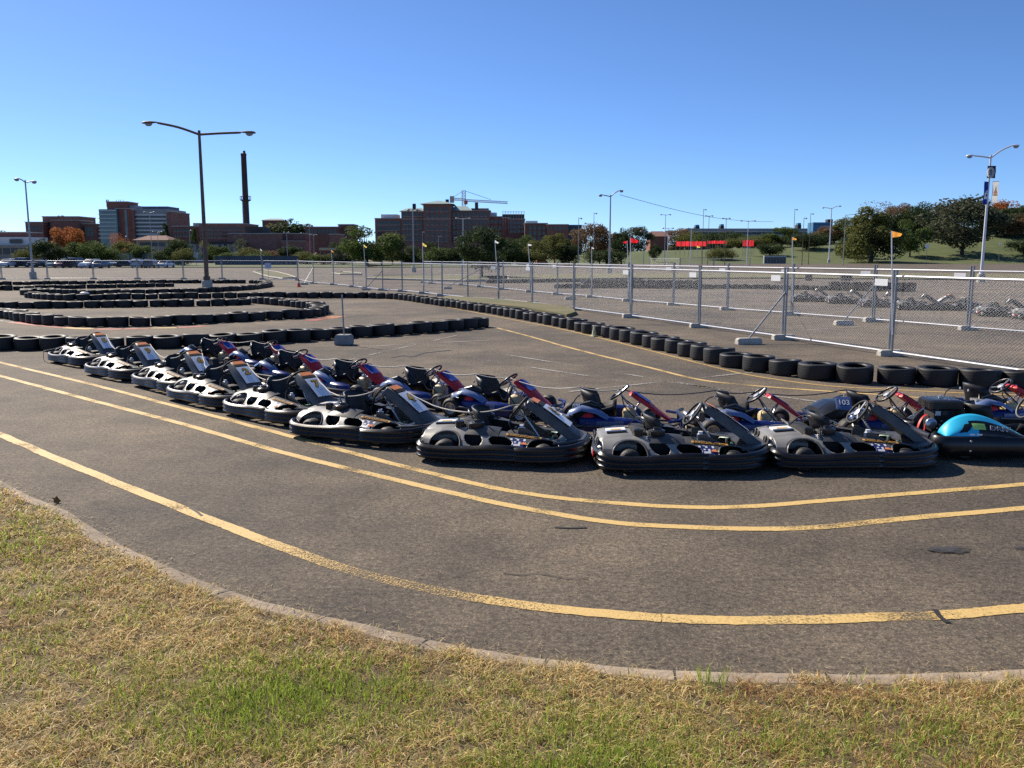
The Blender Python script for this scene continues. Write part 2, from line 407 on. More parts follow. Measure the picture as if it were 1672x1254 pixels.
# ---- grass blades: clumps that nobody could count
def grass():
    q = np.random.default_rng(5)
    pts = []; kp = np.array([[p.x, p.y] for p in kerb]); ki = np.array([[n.x, n.y] for n in INW])
    cand = 1900000
    X = q.uniform(-8.5, 6.5, cand); Yy = q.uniform(2.6, 10.5, cand)
    # keep what the lens can plausibly see (a margin wider than the frame)
    z0 = .2
    dep = Yy * CP + (CAM_H - z0) * SP; up = -Yy * SP * -1
    yy = (CAM_H - z0) * CP - Yy * SP
    py = 627 + F_PX * yy / dep; px = 836 + F_PX * X / dep
    k = (px > -170) & (px < 1850) & (py < 1330) & (py > 700)
    X, Yy, dep = X[k], Yy[k], dep[k]
    # signed distance to the kerb line
    best = np.full(len(X), 1e9); sd_ = np.zeros(len(X))
    for i in range(0, len(kp) - 1):
        a, c = kp[i], kp[i + 1]; e = c - a; L2 = (e ** 2).sum()
        t = np.clip(((X - a[0]) * e[0] + (Yy - a[1]) * e[1]) / L2, 0, 1)
        dx = X - a[0] - t * e[0]; dy = Yy - a[1] - t * e[1]; dd = np.hypot(dx, dy)
        s_ = dx * ki[i][0] + dy * ki[i][1]
        u = dd < best; best[u] = dd[u]; sd_[u] = s_[u]
    k = (sd_ > 0) & (best > .03) & (best < 5.0)
    edge = .055 + .13 * np.clip(.5 + .5 * np.sin(X * 3.1) * np.sin(X * 7.7 + Yy * 5) + .25 * np.sin(X * 23 + Yy * 11), 0, 1)
    k &= ~((best < edge) & (q.random(len(X)) < .93))
    X, Yy, dep, best = X[k], Yy[k], dep[k], best[k]
    dens = np.clip((3.2 / dep) ** 1.0, .25, 1) * .95
    k = q.random(len(X)) < dens
    X, Yy, dep, best = X[k], Yy[k], dep[k], best[k]
    hole = np.sin(X * 9.1 + 2 * np.sin(Yy * 6.3)) * np.sin(Yy * 8.3 + 2 * np.sin(X * 5.7)) + .6 * np.sin(X * 21 + 3 * np.sin(Yy * 13)) * np.sin(Yy * 19)
    k = q.random(len(X)) < np.clip(.78 + .55 * hole, .22, 1)
    X, Yy, dep, best = X[k], Yy[k], dep[k], best[k]
    N = len(X)
    def fbm(sc, seed):
        # cheap value noise on a grid, bilinear
        g = np.random.default_rng(seed).random((64, 64)); u = (X + 20) * sc; v = (Yy + 20) * sc
        i, j = np.floor(u).astype(int), np.floor(v).astype(int); fu, fv = u - i, v - j
        fu = fu * fu * (3 - 2 * fu); fv = fv * fv * (3 - 2 * fv)
        A = lambda a, b_: g[a % 64, b_ % 64]
        return (A(i, j) * (1 - fu) + A(i + 1, j) * fu) * (1 - fv) + (A(i, j + 1) * (1 - fu) + A(i + 1, j + 1) * fu) * fv
    n1 = .55 * fbm(1.1, 1) + .3 * fbm(2.7, 2) + .15 * fbm(7, 3)
    n2 = .5 * fbm(1.7, 7) + .3 * fbm(5, 8) + .2 * fbm(11, 9)
    green = np.clip((n1 - .58) * 3.6 + .08, .04, .30)
    for gx, gy, rad, amt in ((470, 1140, .95, .92), (250, 1090, .45, .5), (980, 1225, .75, .95), (1330, 1200, .55, .5), (1500, 1190, .6, .45), (1165, 1112, .12, 1.0), (820, 1110, .3, .5), (60, 900, .35, .3), (1060, 1180, .4, .35), (650, 1090, .5, .35), (1640, 1150, .4, .3)):
        c = G(gx, gy, .22); green = np.maximum(green, amt * np.exp(-((X - c.x) ** 2 + (Yy - c.y) ** 2 * 1.7) / rad ** 2 * 1.6) * (.15 + 1.5 * n2))
    green = np.clip(np.where(best < .35, green * .35 + .02, green), 0, .95)
    c = G(1165, 1112, .14); tuft = np.hypot(X - c.x, Yy - c.y) < .085; green = np.where(tuft, .98, green)
    brown = np.clip((n2 - .47) * 4.5, 0, 1) * (best > .1)
    isg = q.random(N) < green; isb = (~isg) & (q.random(N) < .18 + .5 * brown)
    C = np.empty((N, 3)); tan = np.array([.86, .65, .27]); br = np.array([.42, .25, .105]); gr = np.array([.29, .375, .06])
    C[:] = tan * (q.uniform(.3, 1.25, (N, 1)) ** .9) * np.array([1, 1, 1]); 
    ol = q.random(N) < .14; C[ol] = np.array([.56, .52, .19]) * q.uniform(.45, 1.2, (ol.sum(), 1))
    pale = q.random(N) < .10; C[pale] = np.array([.92, .80, .50])
    C[isb] = br * q.uniform(.6, 1.5, (isb.sum(), 1))
    C[isg] = gr * q.uniform(.6, 1.5, (isg.sum(), 1)) + q.uniform(0, .05, (isg.sum(), 1)) * np.array([1, .6, 0])
    h = q.uniform(.011, .037, N) * (1 + .5 * isg) ; h[tuft] = q.uniform(.05, .12, tuft.sum())
    wd = q.uniform(.0013, .0028, N) * np.clip(dep / 4.2, 1, 1.8)
    lay = q.uniform(.5, 3.2, N); lay[isg] = q.uniform(.1, 1.1, isg.sum()); lay[tuft] = q.uniform(.1, .7, tuft.sum())
    az = q.uniform(0, 2 * np.pi, N); fx = az + q.uniform(-1, 1, N)
    zb = KERB_Z + .005 + .22 * (lambda t: t * t * (3 - 2 * t))(np.clip(best / 4.5, 0, 1)) + .03 * best - .004
    sx, sy = np.cos(fx + np.pi / 2) * wd, np.sin(fx + np.pi / 2) * wd
    lx, ly = np.cos(az) * h * lay, np.sin(az) * h * lay
    lift = q.uniform(0, .016, N)
    v = np.empty((N, 5, 3))
    v[:, 0] = np.stack([X - sx, Yy - sy, zb + lift], 1); v[:, 1] = np.stack([X + sx, Yy + sy, zb + lift], 1)
    v[:, 2] = np.stack([X + lx * .45 + sx * .8, Yy + ly * .45 + sy * .8, zb + lift + h * .62], 1); v[:, 3] = np.stack([X + lx * .45 - sx * .8, Yy + ly * .45 - sy * .8, zb + lift + h * .62], 1)
    v[:, 4] = np.stack([X + lx, Yy + ly, zb + lift + h * np.clip(1.05 - lay * .17, .5, 1)], 1)
    me = bpy.data.meshes.new('grass_blades'); me.vertices.add(5 * N); me.vertices.foreach_set('co', v.reshape(-1))
    base = np.arange(N)[:, None] * 5
    idx = np.concatenate([base + np.array([0, 1, 2, 3]), base + np.array([3, 2, 4])], 1).reshape(-1)
    me.loops.add(7 * N); me.loops.foreach_set('vertex_index', idx.astype(np.int32))
    st = (np.arange(N)[:, None] * 7 + np.array([0, 4])).reshape(-1)
    me.polygons.add(2 * N); me.polygons.foreach_set('loop_start', st.astype(np.int32))
    me.update(calc_edges=True)
    at = me.color_attributes.new('blade', 'FLOAT_COLOR', 'POINT')
    cc = np.ones((N, 5, 4), np.float32); cc[:, :, :3] = C[:, None, :]; at.data.foreach_set('color', cc.reshape(-1))
    m = bpy.data.materials.new('grass_blade'); m.use_nodes = True; nt = m.node_tree; bs = nt.nodes["Principled BSDF"]; bs.inputs["Roughness"].default_value = .6; bs.inputs["Specular IOR Level"].default_value = .25
    an = nt.nodes.new("ShaderNodeAttribute"); an.attribute_name = 'blade'; nt.links.new(an.outputs["Color"], bs.inputs["Base Color"])
    tl = nt.nodes.new("ShaderNodeBsdfTranslucent"); nt.links.new(an.outputs["Color"], tl.inputs[0]); mx = nt.nodes.new("ShaderNodeMixShader"); mx.inputs[0].default_value = .42
    nt.links.new(bs.outputs[0], mx.inputs[1]); nt.links.new(tl.outputs[0], mx.inputs[2]); nt.links.new(mx.outputs[0], nt.nodes["Material Output"].inputs[0])
    me.materials.append(m)
    o = link('grass', me); tag(o, 'short dry tan and green grass on the bank above the kerb', 'grass', kind='stuff')
    print('blades', N)
grass()
# dead clippings and straws blown onto the asphalt beside the kerb
def litter():
    b = MB(); q = random.Random(8)
    for i in range(1500):
        k = q.randrange(4, len(kerb) - 4); p = kerb[k].lerp(kerb[k + 1], q.random()) - INW[k] * abs(q.gauss(0, .16)) - INW[k] * .015
        a = q.uniform(0, 6.28); L = q.uniform(.012, .06); w = .0016
        t = Vector((math.cos(a), math.sin(a), 0)); n_ = Vector((-t.y, t.x, 0)); z = Vector((0, 0, q.uniform(.004, .014)))
        p = Vector((p.x, p.y, 0)) + z
        b.add([p - t * L / 2 - n_ * w, p - t * L / 2 + n_ * w, p + t * L / 2 + n_ * w + Vector((0, 0, .006)), p + t * L / 2 - n_ * w + Vector((0, 0, .006))], [(0, 1, 2, 3)])
    M['straw'] = mat('straw', (.34, .26, .14), .8, nz=.3, scale=3)
    tag(b.build('grass_clippings', 'straw'), 'dry straw clippings strewn on the asphalt along the kerb', 'clippings', kind='stuff')
litter()
def leaf(px, py):
    b = MB(); out = [(0, -.03), (.012, -.012), (.035, -.01), (.022, .008), (.026, .03), (.008, .024), (0, .045), (-.008, .024), (-.026, .03), (-.022, .008), (-.035, -.01), (-.012, -.012)]
    b.add([(x, y, .012 + .25 * abs(x) + .02 * math.sin(y * 60)) for x, y in out] + [(0, 0, .004)], [(i, (i + 1) % 12, 12) for i in range(12)])
    M['dead_leaf'] = mat('dead_leaf', (.33, .15, .04), .7, nz=.3, scale=40)
    o = b.build('fallen_leaf', 'dead_leaf', loc=G(px, py, 0.0) + Vector((0, 0, .002))); o.rotation_euler = (0, 0, 1.1); o.scale = (1.1, 1.1, 1.6)
    tag(o, 'curled orange brown dead leaf on the asphalt by the kerb', 'leaf')
leaf(93, 822)
# ================================================================== TYRE BARRIERS
def tyre_mesh(seed, wn=.27, ro=.34):
    q = random.Random(seed); b = MB(); n = 40; w = wn
    prof = [(.205, .012), (.225, .004), (.27, 0), (ro - .016, .004), (ro - .004, .014), (ro, .035), (ro + .001, w / 2), (ro, w - .035), (ro - .004, w - .014), (ro - .016, w - .004), (.27, w), (.225, w - .004), (.205, w - .012), (.198, w - .03), (.215, w - .045), (.262, w - .07), (.282, w / 2), (.262, .07), (.215, .045), (.198, .03)]
    rings = []
    for k in range(n):
        a = 2 * math.pi * k / n; r2 = 1 + .018 * math.sin(2 * a + seed) + .010 * math.sin(3 * a + seed * 2)
        rings.append([Vector((r_ * r2 * math.cos(a), r_ * r2 * math.sin(a), z * (1 + .03 * math.sin(a + seed)))) for r_, z in prof])
    b.loft(rings, 0, closed_path=True, caps=False)
    # tread grooves: shallow raised ribs round the casing
    for zz in (w * .28, w * .5, w * .72):
        pass
    return b.mesh('tyre', 'tyre_rubber', smooth=50)
def tyre_mat():
    m = bpy.data.materials.new('tyre_rubber'); m.use_nodes = True; nt = m.node_tree; b = nt.nodes["Principled BSDF"]
    b.inputs["Roughness"].default_value = .5; b.inputs["Specular IOR Level"].default_value = .5
    tc = nt.nodes.new("ShaderNodeTexCoord"); oi = nt.nodes.new("ShaderNodeObjectInfo")
    n = nt.nodes.new("ShaderNodeTexNoise"); n.inputs["Scale"].default_value = 5; n.inputs["Detail"].default_value = 6; n.noise_dimensions = '4D'
    nt.links.new(tc.outputs["Object"], n.inputs["Vector"]); ml = nt.nodes.new("ShaderNodeMath"); ml.operation = 'MULTIPLY'; ml.inputs[1].default_value = 40
    nt.links.new(oi.outputs["Random"], ml.inputs[0]); nt.links.new(ml.outputs[0], n.inputs["W"])
    r = nt.nodes.new("ShaderNodeValToRGB"); e = r.color_ramp.elements; e[0].position = .35; e[1].position = .8; e[0].color = (.0045, .0045, .0047, 1); e[1].color = (.019, .018, .017, 1)
    nt.links.new(n.outputs["Fac"], r.inputs["Fac"]); nt.links.new(r.outputs[0], b.inputs["Base Color"])
    rr = nt.nodes.new("ShaderNodeMapRange"); rr.inputs[3].default_value = .45; rr.inputs[4].default_value = .75; nt.links.new(n.outputs["Fac"], rr.inputs[0]); nt.links.new(rr.outputs[0], b.inputs["Roughness"])
    # tread: rings round the axis as bump
    sx = nt.nodes.new("ShaderNodeSeparateXYZ"); nt.links.new(tc.outputs["Object"], sx.inputs[0])
    mu = nt.nodes.new("ShaderNodeMath"); mu.operation = 'MULTIPLY'; mu.inputs[1].default_value = 130; nt.links.new(sx.outputs[2], mu.inputs[0])
    si = nt.nodes.new("ShaderNodeMath"); si.operation = 'SINE'; nt.links.new(mu.outputs[0], si.inputs[0])
    bp = nt.nodes.new("ShaderNodeBump"); bp.inputs["Strength"].default_value = .06; bp.inputs["Distance"].default_value = .01
    nt.links.new(si.outputs[0], bp.inputs["Height"]); nt.links.new(bp.outputs[0], b.inputs["Normal"])
    return m
M['tyre_rubber'] = tyre_mat()
TY = [tyre_mesh(1, .285, .335), tyre_mesh(2, .31, .345), tyre_mesh(3, .28, .33), tyre_mesh(4, .30, .34)]
NTY = [0]
def tyre(x, y, z, label, group):
    o = link('tyre', TY[rng.randrange(4)]); NTY[0] += 1
    s_ = rng.uniform(.94, 1.06); o.scale = (s_ * rng.uniform(.97, 1.03), s_, rng.uniform(.93, 1.08))
    o.location = (x, y, z); o.rotation_euler = (rng.uniform(-.045, .045), rng.uniform(-.045, .045), rng.uniform(0, 6.28))
    if z < .1: o.location.z = .012
    return tag(o, label, 'tyre', group)
def tyre_row(pix, label, group, gap=.672, n=10, base=True, jit=.025, z=0.0, rng_px=None):
    """pix: where the near foot of the row is seen; centres lie one radius further"""
    P0 = []
    for x, y in pix:
        g = G(x, y); d = Vector((g.x, g.y, 0)).normalized(); P0.append(g + d * (.32 if base else 0))
    pts = spline(P0, n); acc = 0.0; out = [pts[0]]
    for a, c in zip(pts, pts[1:]):
        L = (c - a).length
        while acc + L >= gap * len(out):
            out.append(a.lerp(c, (gap * len(out) - acc) / L))
        acc += L
    for p in out:
        tyre(p.x + rng.uniform(-jit, jit), p.y + rng.uniform(-jit, jit), z, label, group)
    return out
rowA = tyre_row([(640, 488.5), (660, 490), (700, 496), (740, 502), (780, 508), (816, 514), (900, 530), (971, 546), (1063, 567), (1168, 594), (1221, 606), (1282, 615), (1377, 626), (1495, 631), (1627, 636), (1740, 640)],
         'black car tyre lying flat in the single row curving along the near wire fence', 'tyres of the row along the near fence', gap=.69)
tyre_row([(52, 486.5), (70, 488.5), (90, 490), (131, 491), (197, 489.5), (303, 488), (440, 486.5), (520, 487), (600, 487), (630, 488)],
         'black car tyre lying flat in the straight row running left to the lamp post base', 'tyres of the row left of the lamp post foot')
tyre_row([(-40, 572.5), (0, 572.5), (100, 573), (150, 573), (280, 569), (440, 562), (560, 553), (650, 547.5), (720, 542), (793, 534)],
         'black car tyre lying flat in the nearest row, right behind the parked karts', 'tyres of the row behind the karts')
tyre_row([(-25, 514.5), (0, 518), (26, 522), (66, 529), (105, 532.5), (150, 534), (203, 534), (276, 532), (368, 527), (440, 523), (492, 520), (516, 516), (524, 511), (515, 506), (495, 503), (470, 500), (440, 497.5), (412, 494.5)],
         'black car tyre lying flat in the loop above the red and yellow painted kerb', 'tyres of the loop with the painted kerb')
tyre_row([(398, 498), (355, 500), (253, 501.5), (158, 503), (79, 504), (0, 504), (-20, 504)],
         'black car tyre lying flat in the row just behind the painted kerb loop', 'tyres of the row behind the painted kerb loop')
tyre_row([(44, 482), (46, 479.5), (63, 479), (158, 482), (282, 480), (331, 478), (400, 474), (430, 470), (438, 467), (432, 464), (410, 463)],
         'black car tyre lying flat in the long row passing behind the lamp post', 'tyres of the row behind the lamp post')
tyre_row([(395, 463), (283, 463), (140, 464.5), (0, 466), (-15, 466)],
         'black car tyre lying flat in the farthest row before the open car park', 'tyres of the farthest row')
tyre_row([(-15, 475), (0, 475), (140, 471.5), (283, 468.5)],
         'black car tyre lying flat in the short row ending left of the lamp post', 'tyres of the short row left of the lamp post')
print('tyres', NTY[0])
far_c = tyre_row([(912, 471), (1000, 470.5), (1100, 471.5), (1240, 472), (1380, 475), (1502, 477)],
         'black car tyre lying flat in the row beyond both wire fences', 'tyres of the row beyond the fences')
print('tyres', NTY[0])
tb = MB(); tp = TY[0]
for p in far_c[3:16] + far_c[29:42]:
    a_ = rng.uniform(0, 6.28); rot = Matrix.Rotation(a_, 3, 'Z'); o_ = Vector((p.x + rng.uniform(-.03, .03), p.y + .05, .315))
    tb.add([rot @ v.co + o_ for v in tp.vertices], [tuple(f.vertices) for f in tp.polygons])
for i in range(46):
    a, c = G(800, 462.5), G(1044, 458.5); p = a.lerp(c, i / 45) + Vector((0, rng.uniform(-.1, .1), .012)); s_ = rng.uniform(.95, 1.05)
    tb.add([Vector(v.co) * s_ + p for v in tp.vertices], [tuple(f.vertices) for f in tp.polygons])
for px in (1320, 1378, 1385):
    p = G(px, 458); tb.add([v.co + p for v in tp.vertices], [tuple(f.vertices) for f in tp.polygons]); tb.add([v.co + p + Vector((0, 0, .23)) for v in tp.vertices], [tuple(f.vertices) for f in tp.polygons])
tag(tb.build('distant_tyres', 'tyre_rubber', smooth=50), 'far black tyres along the dry grass strip and stacked on the row beyond the fences', 'tyres', kind='stuff')

# ================================================================== TEMPORARY WIRE FENCE
FH, FW = 1.84, 3.0
def fence_meshes():
    f = MB(); r = .026
    f.tube([(0, 0, .02), (0, 0, FH + .12), (0, 0, FH + .125), (0, 0, FH + .15)], [r, r, r * 1.2, r * 1.2], 8)
    frm = f.mesh('post', 'galv', smooth=40)
    h = MB(); h.tube([(.03, 0, 0), (FW - .03, 0, 0)], .026, 8)
    rail = h.mesh('rail', 'rail', smooth=40)
    w = MB(); s_, t = .07, .00105; z0, z1 = .12, FH - .02; x0, x1 = .05, FW - .05
    H = z1 - z0; k = -int(H / s_) - 1
    while k * s_ < (x1 - x0):
        for sg in (1, -1):
            a = x0 + k * s_; za = z0
            xa, xb = a, a + H
            ta = max(0, (x0 - xa) / H); tb_ = min(1, (x1 - xa) / H)
            if tb_ - ta > .02:
                p0 = (xa + H * ta, sg * .002, (z0 + H * ta) if sg > 0 else (z1 - H * ta)); p1 = (xa + H * tb_, sg * .002, (z0 + H * tb_) if sg > 0 else (z1 - H * tb_))
                w.tube([p0, p1], t, 3)
        k += 1
    wire = w.mesh('wire_mesh', 'wire')
    s2 = MB(); s2.box((0, 0, 0), (.42, .012, .16), 0, .004); sign = s2.mesh('sign', 'white_paint')
    return frm, rail, wire, sign
FRM, RAIL, WIRE, SIGN = fence_meshes()
def block_mesh():
    b = MB(); L, wd, h = .62, .24, .15
    def sec(x, s1): return [(x, -wd / 2 * s1, 0), (x, wd / 2 * s1, 0), (x, wd / 2 * s1, h * .55), (x, wd * .36 * s1, h), (x, -wd * .36 * s1, h), (x, -wd / 2 * s1, h * .55)]
    rings = []
    for x, s1, hz in ((-L / 2, .86, .75), (-L / 2 + .05, 1, 1), (-.05, 1, 1), (.05, 1, 1), (L / 2 - .05, 1, 1), (L / 2, .86, .75)):
        rings.append([Vector((p[0], p[1], p[2] * hz)) for p in sec(x, s1)])
    b.loft(rings); 
    return b.mesh('concrete_foot', 'concrete')
BLK = block_mesh()
def foot(p, rz, label, group):
    o = link('concrete_foot', BLK); o.location = (p.x, p.y, .004); o.rotation_euler = (0, 0, rz); s_ = rng.uniform(.9, 1.1); o.scale = (s_, s_, s_)
    return tag(o, label, 'fence foot', group)
def fence(pix, where, group, signs=(), feet=True, foot_rot=0.0):
    """one panel between each two posts seen at pix (feet of the posts)"""
    pts = [G(x, y) for x, y in pix]; out = []
    for i in range(len(pts) - 1):
        a, c = pts[i], pts[i + 1]; d = c - a; L = d.length; rz = math.atan2(d.y, d.x)
        e = empty('mesh_fence', (a.x, a.y, 0), rz, where, 'fence panel', group); e.scale = (L / FW, 1, 1)
        link('post', FRM, e, (.035, 0, 0)); link('post', FRM, e, (FW - .035, 0, 0)); link('rail', RAIL, e, (0, 0, .10)); link('rail', RAIL, e, (0, 0, FH)); link('wire_mesh', WIRE, e)
        e.rotation_euler = (R(rng.uniform(-.6, .6)), 0, rz)
        if i in signs:
            sgn = link('sign', SIGN, e); sgn.location = (FW - .34 * FW / L * 1.15, -.035, FH - .15); sgn.scale = (FW / L, 1, 1)
    if feet:
        for p in pts: foot(p, foot_rot if foot_rot else rz + math.pi / 2, 'pale concrete block under a post of the ' + group, 'foot blocks of the ' + group)
    return pts
near_px = [(512, 463), (545, 465.5), (577, 469), (598, 472), (625, 474.5), (657, 476.5), (692, 480), (722, 484), (764, 488), (814, 491.5), (869, 497), (937, 506.5), (1030, 519), (1141, 535), (1279, 555), (1453, 581), (1690, 616), (2030, 664)]
near_pts = fence(near_px, 'galvanised chain link panel in the nearest fence line behind the right tyre row', 'near wire fence', signs=(8, 9, 11, 12, 13, 14), foot_rot=R(8))
mid_px = [(692, 462), (705, 463.5), (755, 466), (784, 469), (822, 473), (866, 477.5), (910, 481.5), (966, 486), (1026, 492.5), (1099, 498.5), (1187, 506.5), (1292, 515), (1425, 525.5), (1580, 539), (1790, 556)]
mid_pts = fence(mid_px, 'galvanised chain link panel in the second fence line beyond the near fence', 'second wire fence', signs=(4, 5, 8, 9, 10, 11, 12, 13), foot_rot=R(8))
far_px = [(-150, 457), (-72, 457), (3, 456.5), (78, 456), (153, 456), (225, 456), (300, 456), (363, 456), (429, 456.5), (487, 458)]
fence(far_px, 'galvanised chain link panel in the far fence line before the parked cars', 'far wire fence', signs=(), foot_rot=R(4))
fence([(1060, 437), (1110, 438), (1165, 438), (1225, 438)], 'distant chain link panel in front of the red banners', 'distant wire fence', signs=(), feet=False)
fence([(487, 458), (512, 463)], 'short chain link panel joining far and near fence beside the orange cone', 'joining wire fence', feet=False)
def brace(top_pt, foot_px, label, grp='diagonal braces of the wire fences'):
    f = G(*foot_px); b = MB(); t = Vector((top_pt.x, top_pt.y, 1.32)); o = f.copy()
    b.tube([f + Vector((0, 0, .14)) - o, t - o], .022, 8); b.tube([t - o - Vector((0, 0, .05)), t - o + Vector((0, 0, .05))], .036, 8)
    e = b.build('fence_brace', 'galv', smooth=40, loc=o); tag(e, label, 'brace', grp)
    foot(f, R(10), 'concrete block under the ' + label, None)
brace(near_pts[14], (1222, 562), 'grey brace propping the near fence, third post from right')
brace(near_pts[4], (598, 474), 'grey diagonal brace at the far left of the near fence')
brace(mid_pts[12], (1377, 531), 'grey brace propping the second fence before the distant karts')
brace(mid_pts[7], (931, 489), 'grey brace propping the second fence at centre')
brace(mid_pts[3], (731, 472), 'grey brace propping the second fence near the small tree')
brace(near_pts[0], (497, 465), 'grey diagonal brace beside the orange traffic cone')

# flags on poles tied to the fences
def flag(base, top_px, color, size, label, side=1, lean=0.0, droop=.5):
    size *= .72; D = base.y; t = P(top_px[0], top_px[1], D); o = Vector((base.x, base.y - .06, .0))
    e = empty('flag', o, 0, label, 'flag')
    b = MB(); tp = Vector((t.x - o.x, 0.0, t.z)); lo = Vector((0, 0, .5)); b.tube([lo, tp], .016, 6); b.build('flag_pole', 'white_paint', e, smooth=40)
    c = MB(); n = 7; V = []; 
    for i in range(n):
        u = i / (n - 1); wv = .05 * math.sin(u * 7) * size
        top = Vector((side * size * u, wv, -droop * size * u * .55)); bot = Vector((side * size * u * .92, wv * 1.2 + .03 * size, -size * (.62 + droop * .35 * u) * (1 - .75 * u) - droop * size * u * .55))
        V += [tp + top, tp + (top + bot) / 2, tp + bot]
    c.add(V, [(3 * i + k, 3 * i + k + 1, 3 * i + 3 + k + 1, 3 * i + 3 + k) for i in range(n - 1) for k in range(2)])
    f = c.build('cloth', color, e, smooth=80); 
def cloth(name, c):
    m = mat(name, c, .75, nz=.06); nt = m.node_tree; b = nt.nodes['Principled BSDF']; tl = nt.nodes.new('ShaderNodeBsdfTranslucent'); tl.inputs[0].default_value = (*c, 1)
    mx = nt.nodes.new('ShaderNodeMixShader'); mx.inputs[0].default_value = .65; nt.links.new(b.outputs[0], mx.inputs[1]); nt.links.new(tl.outputs[0], mx.inputs[2]); nt.links.new(mx.outputs[0], nt.nodes['Material Output'].inputs[0]); return m
M['flag_orange'] = cloth('flag_orange', (.85, .36, .06)); M['flag_red'] = cloth('flag_red', (.70, .02, .03)); M['flag_yellow'] = cloth('flag_yellow', (.80, .62, .15)); M['flag_white'] = cloth('flag_white', (.8, .8, .78))
flag(near_pts[15], (1454, 377), 'flag_orange', .34, 'orange pennant flag on the near fence post by the largest panels')
flag(near_pts[12], (1029, 388), 'flag_red', .42, 'red pennant flag flying from the near fence at photo centre', side=1, droop=.7)
flag(mid_pts[8], (1024, 393), 'flag_red', .30, 'red pennant flag just left of and behind the other red one', side=-1, droop=.6)
flag(mid_pts[11], (1293, 387), 'flag_orange', .24, 'orange pennant flag on the second fence left of the pale lamp post', droop=.8)
flag(near_pts[10], (862, 398), 'flag_white', .24, 'white pennant flag on an upright pole of the near fence')
flag(near_pts[9], (808, 392), 'flag_white', .26, 'white pennant flag on a pole leaning left', droop=1.2)
flag(mid_pts[7], (966, 403), 'flag_white', .18, 'small white pennant flag above the second fence brace', droop=1.2)
flag(near_pts[6], (690, 396), 'flag_yellow', .35, 'yellow pennant flag drooping on its pole near the small tree', droop=1.4)
flag(near_pts[3], (594, 399), 'flag_yellow', .30, 'yellow pennant flag in front of the large green tree', droop=1.5)
flag(near_pts[1], (541, 408), 'flag_orange', .25, 'tiny faded pennant flag above the far left braced panel', droop=1.5)
flag(G(430, 456), (425, 406), 'flag_white', .25, 'white pennant flag on the far fence next to the blue notice', droop=1.6)
flag(G(1136, 437), (1138, 401), 'flag_yellow', .9, 'small yellow pennant flag in front of the red banners', droop=.8)
def notice():
    o = G(429, 456.5); e = empty('notice_board', o + Vector((0, -.1, 0)), 0, 'pale blue square notice board on the far fence left of the cone', 'notice'); b = MB()
    c = P(438, 434, o.y); b.box((c.x - o.x, 0, c.z), (.62, .03, .52), 0, .006); M['notice'] = mat('notice', (.36, .45, .66), .5); b.build('board', 'notice', e)
    s_ = MB(); s_.tube([(c.x - o.x, .03, .0), (c.x - o.x, .03, c.z)], .02, 6); s_.build('post', 'galv', e)
notice()
def cone(px, py, h, m1, label, band=True):
    e = empty('traffic_cone', G(px, py), rng.uniform(0, .6), label, 'cone'); r = h * .21
    b = MB(); b.box((0, 0, .02), (h * .52, h * .52, .036), 0, .008); b.build('base', m1, e)
    c = MB(); c.lathe([(r, .038), (r * .3, h * .93), (r * .24, h), (.001, h)], 20, 0); c.build('body', m1, e, smooth=40)
    if band:
        w = MB(); w.lathe([(r * .66 + .005, h * .48), (r * .46 + .005, h * .70)], 20); w.build('reflective_band', 'white_paint', e, smooth=40)
M['cone_orange'] = mat('cone_orange', (.80, .10, .03), .5); M['cone_pale'] = mat('cone_pale', (.72, .66, .38), .5)
cone(488, 468.5, .62, 'cone_orange', 'orange traffic cone at the left end of the near fence')
cone(970, 550, .33, 'cone_pale', 'small pale yellow cone leaning on the curved tyre row', band=False)
def pole_stand():
    p = G(562, 563); e = empty('pole_stand', p, R(-8), 'thin grey pole standing in a grey concrete block behind the karts', 'pole stand')
    b = MB(); w, h = .40, .27
    rings = [[(-s_ * w / 2, -s_ * w / 2, z), (s_ * w / 2, -s_ * w / 2, z), (s_ * w / 2, s_ * w / 2, z), (-s_ * w / 2, s_ * w / 2, z)] for s_, z in ((.88, 0), (1, .03), (1, h * .45), (.96, h * .5), (.96, h - .05), (.82, h))]
    b.loft([[Vector(v) for v in r_] for r_ in rings]); M['block_grey'] = mat('block_grey', (.26, .26, .25), .85, bump=.2); b.build('block', 'block_grey', e)
    t = MB(); H = P(558, 481, p.y).z; t.tube([(0, 0, h), (-.02, 0, H)], .021, 8); t.build('pole', 'galv', e, smooth=40)
pole_stand()
def bundle():
    p = G(134, 490); b = MB(); prof = [(.001, .0), (.16, .01), (.22, .06), (.21, .12), (.14, .18), (.001, .20)]
    b.lathe(prof, 20); o = b.build('crash_helmet', 'white_paint', smooth=60, loc=(p.x, p.y + .3, .225)); o.scale = (1.15, .95, 1)
    v = MB(); v.add([(.30 * .72 * math.cos(a), .30 * .72 * math.sin(a), z) for a in np.linspace(-2.6, -.6, 8) for z in (.075, .125)], [(2 * i, 2 * i + 1, 2 * i + 3, 2 * i + 2) for i in range(7)])
    s_ = v.build('visor', 'grey_dark', o)
    tag(o, 'white rounded crash helmet lying on the tyres left of the lamp post', 'helmet')
bundle()
